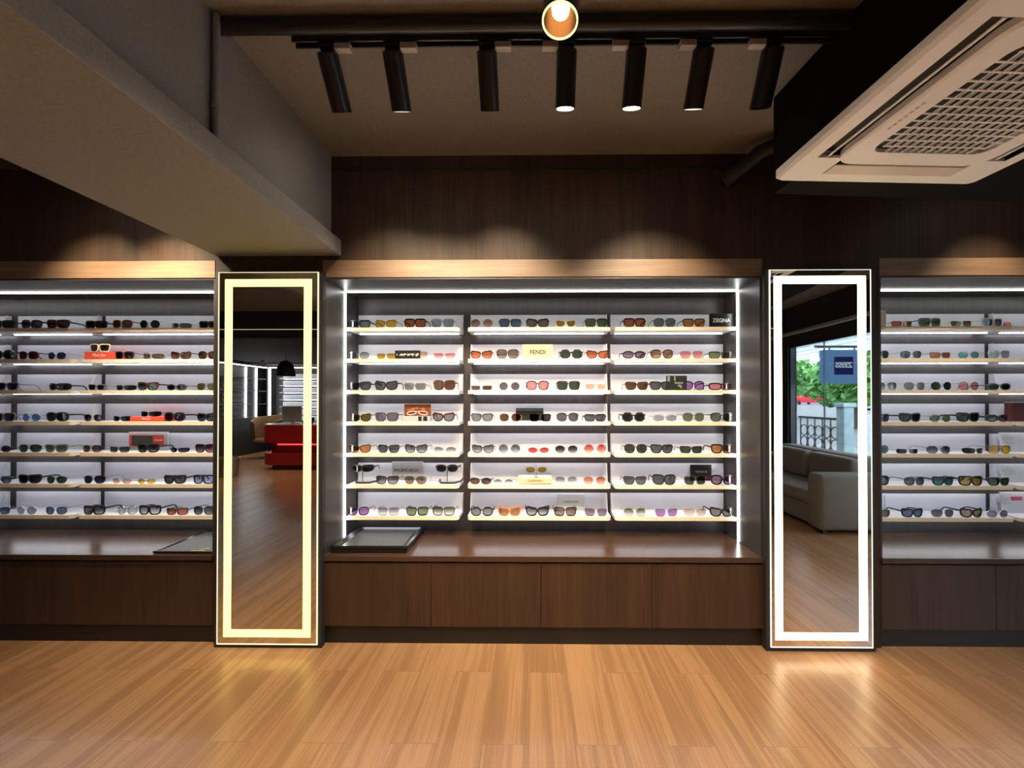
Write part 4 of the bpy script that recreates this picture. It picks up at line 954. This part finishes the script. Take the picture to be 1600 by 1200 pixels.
obj('light_strip', box(NB(), XL+0.33, XL+0.36, -7.04, -4.21, 2.55, 2.57), REAR_LED, t)
for y in (-7.03, -6.60): obj('light_strip', box(NB(), XL+0.02, XL+0.05, y, y+0.04, 1.06, 2.55), REAR_LED, t)
for z in (1.45, 1.85, 2.22):
    obj('shelf', box(NB(), XL+0.02, XL+0.32, -7.03, -4.25, z-0.02, z), plain('glass_shelf', (0.22, 0.22, 0.23), 0.3), t)
for y0, y1 in ((-6.5, -5.7), (-5.6, -4.6)):
    for z in (1.12, 1.30, 1.5, 1.66, 1.90, 2.05): obj('holder_rail', box(NB(), XL+0.02, XL+0.035, y0, y1, z+0.01, z+0.10), plain('rail_grey', (0.14, 0.14, 0.15), 0.5), t)
# pale cove line; dim emissive strip stands in for a reflection on the face
tag(obj('reflection_line', box(NB(), XL+0.4, 4.2, -1.897, -1.885, 2.80, 2.808), emit('reflection_glow', (1, 0.72, 0.5), 0.5)), 'thin dim glowing line painting a reflection on the lowered ceiling face', 'ceiling light')
struct('trim_3', box(NB(), XL, XR, YR+1.2, YR+1.23, 2.60, 2.65), plain('trim_grey', (0.32, 0.31, 0.30), 0.5))
# sofa against the storefront
SOFA = plain('sofa_fabric', (0.17, 0.15, 0.125), 0.85, var=0.06, vscale=200, bump=0.2)
t = thing('sofa', 'beige fabric sofa by the storefront, seen in the right mirror', 'sofa', (3.8, -0.7, 0))
def rb(x0, x1, y0, y1, z0, z1, b=0.04): return box(NB(), x0, x1, y0, y1, z0, z1, b, 3)
obj('base', rb(3.36, 4.22, -1.50, 0.14, 0.06, 0.30, 0.02), SOFA, t)
obj('armrest', rb(3.30, 4.24, 0.12, 0.36, 0.05, 0.70, 0.05), SOFA, t, True); obj('armrest', rb(3.30, 4.24, -1.72, -1.48, 0.05, 0.70, 0.05), SOFA, t, True)
obj('backrest', rb(4.0, 4.26, -1.50, 0.14, 0.25, 0.86, 0.05), SOFA, t, True)
for y0, y1 in ((-1.48, -0.69), (-0.67, 0.12)):
    obj('seat_cushion', rb(3.32, 4.02, y0, y1, 0.30, 0.46, 0.04), SOFA, t, True)
    obj('back_cushion', rb(3.86, 4.04, y0+0.02, y1-0.02, 0.46, 0.84, 0.05), SOFA, t, True)
for x in (3.40, 4.15):
    for y in (-1.62, 0.26): obj('leg', box(NB(), x-0.03, x+0.03, y-0.03, y+0.03, 0.0005, 0.052), BLACK, t)
tag(obj('curtain_rail', tube(NB(), [(4.10, -1.85, 2.62), (4.10, 2.2, 2.62)], 0.03, 10), plain('rail_steel', (0.30, 0.32, 0.35), 0.4), smooth=True), 'long grey rail above the storefront glass', 'rail')

# ------------------------------------------------------------------ street outside the storefront
struct('pavement', box(NB(), XR+0.15, 9.0, -14, 8, -0.12, -0.02), plain('paving', (0.25, 0.25, 0.25), 0.8, var=0.2, vscale=6))
bm = NB(); v = [bm.verts.new(c) for c in ((9, -60, -0.03), (45, -60, 1.15), (45, 8, 1.15), (9, 8, -0.03), (9, -60, -0.4), (45, -60, 0.7), (45, 8, 0.7), (9, 8, -0.4))]
for q in ((0, 1, 2, 3), (7, 6, 5, 4), (0, 4, 5, 1), (1, 5, 6, 2), (2, 6, 7, 3), (3, 7, 4, 0)): bm.faces.new([v[i] for i in q])
struct('road', bm, plain('asphalt', (0.16, 0.16, 0.17), 0.9, var=0.15, vscale=3))
y = -1.35
t = thing('projecting_sign', 'blue grey hanging shop sign outside the storefront glass, mirrored in the right mirror', 'sign', (4.95, y, 2.4))
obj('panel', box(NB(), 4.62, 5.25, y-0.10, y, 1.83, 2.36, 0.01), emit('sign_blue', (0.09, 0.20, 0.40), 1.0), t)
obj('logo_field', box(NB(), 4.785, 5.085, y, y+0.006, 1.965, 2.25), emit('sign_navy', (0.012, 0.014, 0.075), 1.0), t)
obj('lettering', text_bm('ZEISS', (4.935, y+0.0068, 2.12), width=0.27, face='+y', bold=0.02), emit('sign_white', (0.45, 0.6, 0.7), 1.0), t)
obj('bracket', tube(NB(), [(4.52, y-0.05, 2.42), (5.3, y-0.05, 2.42)], 0.02, 8), BLACK, t)
obj('hanger', tube(NB(), [(4.75, y-0.05, 2.36), (4.75, y-0.05, 2.42)], 0.012, 6), BLACK, t); obj('hanger', tube(NB(), [(5.15, y-0.05, 2.36), (5.15, y-0.05, 2.42)], 0.012, 6), BLACK, t)
t = thing('streak_slats', 'added white slats outside the glass standing in for light streaks', 'streak_slats', (5.9, -1, 2.75))  # slats added in place of light streaks seen through the glass
bm = NB()
for k in range(7): box(bm, 4.8+k*0.45, 4.86+k*0.45, -9.3, 2.9, 2.68, 2.76)
obj('slat', bm, plain('slat_white', (0.75, 0.8, 0.85), 0.4), t)
obj('beam', box(NB(), 4.7, 7.7, -9.05, -8.95, 2.76, 2.86), plain('slat_white', (0.75, 0.8, 0.85), 0.4), t); obj('beam', box(NB(), 4.7, 7.7, 2.75, 2.85, 2.76, 2.86), plain('slat_white', (0.75, 0.8, 0.85), 0.4), t)
for yy in (-9.0, 2.8):
    for xx in (4.8, 7.6): obj('post', tube(NB(), [(xx, yy, -0.02), (xx, yy, 2.76)], 0.05, 10), BLACK, t)
t = thing('pillar', 'pale stone gate pillar outside the storefront', 'pillar', (6.35, -2.9, 0))
obj('shaft', box(NB(), 6.18, 6.38, -3.1, -2.9, -0.02, 1.42, 0.01), plain('stone_pale', (0.40, 0.52, 0.55), 0.7, var=0.15, vscale=8), t); obj('cap', box(NB(), 6.15, 6.41, -3.13, -2.87, 1.42, 1.5, 0.01), plain('stone_pale', (0.40, 0.52, 0.55), 0.7), t)
t = thing('fence', 'black vertical-bar fence outside the storefront', 'fence', (6.9, -2.2, 0))
for k in range(26): obj('bar', tube(NB(), [(6.5+0.0*k, -2.6+0.13*k, -0.02), (6.5, -2.6+0.13*k, 1.45)], 0.014, 6), BLACKM, t)
obj('rail', box(NB(), 6.48, 6.52, -2.75, 0.8, 0.1, 0.14), BLACKM, t); obj('rail', box(NB(), 6.48, 6.52, -2.75, 0.8, 1.36, 1.40), BLACKM, t)
tag(obj('garden_wall', box(NB(), 9.2, 9.35, -6, 6, -0.1, 1.15), plain('garden_white', (0.62, 0.65, 0.70), 0.8, var=0.1, vscale=5)), 'low white wall across the yard behind the black fence', 'wall')
t = thing('gate', 'black scrolled iron gate outside the storefront', 'gate', (6.6, -4.1, 0))
bm = NB()
for k in range(6):
    y0 = -4.75 + 0.24*k; box(bm, 6.59, 6.61, y0-0.01, y0+0.01, 0.0, 1.15)
obj('bars', bm, BLACKM, t)
bm = NB()
for cyy in (-4.63, -4.39, -4.15, -3.91, -3.67):
    for czz in (0.28, 0.56, 0.84):
        tube(bm, [(6.6, cyy + 0.11*math.cos(q*math.pi/6), czz + 0.13*math.sin(q*math.pi/6)) for q in range(13)], 0.012, 5, False)
obj('scrollwork', bm, BLACKM, t)
obj('rail', box(NB(), 6.58, 6.62, -4.8, -3.5, 1.12, 1.17), BLACKM, t); obj('rail', box(NB(), 6.58, 6.62, -4.8, -3.5, 0.05, 0.1), BLACKM, t)
# red car far along the street
cx_, cy_, cz_ = 38.0, -50.0, 0.90
t = thing('car', 'small red car parked along the street, seen in the right mirror', 'car', (cx_, cy_, cz_))
prof = [(-2.0, 0.35), (-2.0, 0.75), (-1.75, 0.92), (-1.1, 1.0), (-0.6, 1.42), (0.8, 1.45), (1.5, 1.05), (2.0, 0.95), (2.05, 0.4), (1.9, 0.3), (-1.9, 0.3)]
CR = plain('car_red', (0.62, 0.02, 0.05), 0.25)
bm = NB(); v0 = [bm.verts.new((cx_+x*0.8, cy_+x*0.6-0.8, cz_+z)) for x, z in prof]; v1 = [bm.verts.new((cx_+x*0.8+0.9, cy_+x*0.6+0.5, cz_+z)) for x, z in prof]
bm.faces.new(v0); bm.faces.new(v1[::-1])
for i in range(len(prof)): bm.faces.new((v0[i], v0[(i+1) % len(prof)], v1[(i+1) % len(prof)], v1[i]))
obj('body', bm, CR, t)
for sx in (-1.25, 1.25):
    for (ox, oy) in ((0.03, -0.78), (0.87, 0.46)):
        c = Vector((cx_+sx*0.8+ox, cy_+sx*0.6+oy, cz_+0.32)); w = Vector((0.9, 1.3, 0)).normalized()
        obj('wheel', lathe(NB(), [(0, -0.1), (0.32, -0.1), (0.32, 0.1), (0, 0.1)], c, w, 18), BLACKM, t, True)
# trees across the street: crowns of leaf clumps
def tree(x, y, z0, h, r, label, seed, col):
    rr = random.Random(seed); t = thing('street_tree', label, 'tree', (x, y, z0), 'trees across the street')
    obj('trunk', tube(NB(), [(x, y, z0-0.1), (x+0.1, y, z0+h*0.3), (x, y+0.1, z0+h*0.6)], [0.2, 0.15, 0.08], 8), plain('bark', (0.09, 0.065, 0.045), 0.9), t, True)
    bm = NB()
    for k in range(900):
        a, b_, q = rr.uniform(0, 6.283), rr.uniform(-0.75, 1), r*rr.uniform(0.55, 1.0)
        c = Vector((x + q*math.cos(a)*math.sqrt(max(0, 1-b_*b_)), y + q*math.sin(a)*math.sqrt(max(0, 1-b_*b_)), z0+h*0.62 + q*0.85*b_))
        d1 = Vector((rr.uniform(-1, 1), rr.uniform(-1, 1), rr.uniform(-1, 1))).normalized(); d2 = d1.orthogonal().normalized(); s = rr.uniform(0.14, 0.34)
        vs = [bm.verts.new(c + d1*s), bm.verts.new(c + d2*s*0.6), bm.verts.new(c - d1*s), bm.verts.new(c - d2*s*0.6)]; bm.faces.new(vs)
    o = obj('foliage', bm, plain('leaves_%d' % col, ((0.10, 0.26, 0.06), (0.17, 0.38, 0.11), (0.06, 0.17, 0.05))[col], 0.7, var=0.4, vscale=2), t)
for k, (x, y, h, r, c, lb) in enumerate(((18, -22, 4.2, 1.9, 1, 'bright green tree across the street left of the shop sign in the mirror'), (22.5, -19.5, 5.0, 2.2, 0, 'mid green tree across the street behind the shop sign'),
        (15.5, -14, 3.6, 1.7, 0, 'green tree across the street under the shop sign'), (20, -12.5, 4.4, 2.0, 2, 'dark green tree across the street right of the shop sign'), (14.5, -9, 3.6, 1.7, 1, 'leafy green tree near the black fence'), (16.5, -27, 3.4, 1.7, 2, 'dark tree at the far left of the street view'))):
    tree(x, y, -0.03 + (x-9)*1.18/36 - 0.05, h, r, lb, k, c)
struct('street_house', box(NB(), 46, 48, -75, 5, 0.5, 7.0), plain('house_pale', (0.50, 0.50, 0.50), 0.8, var=0.1, vscale=1))
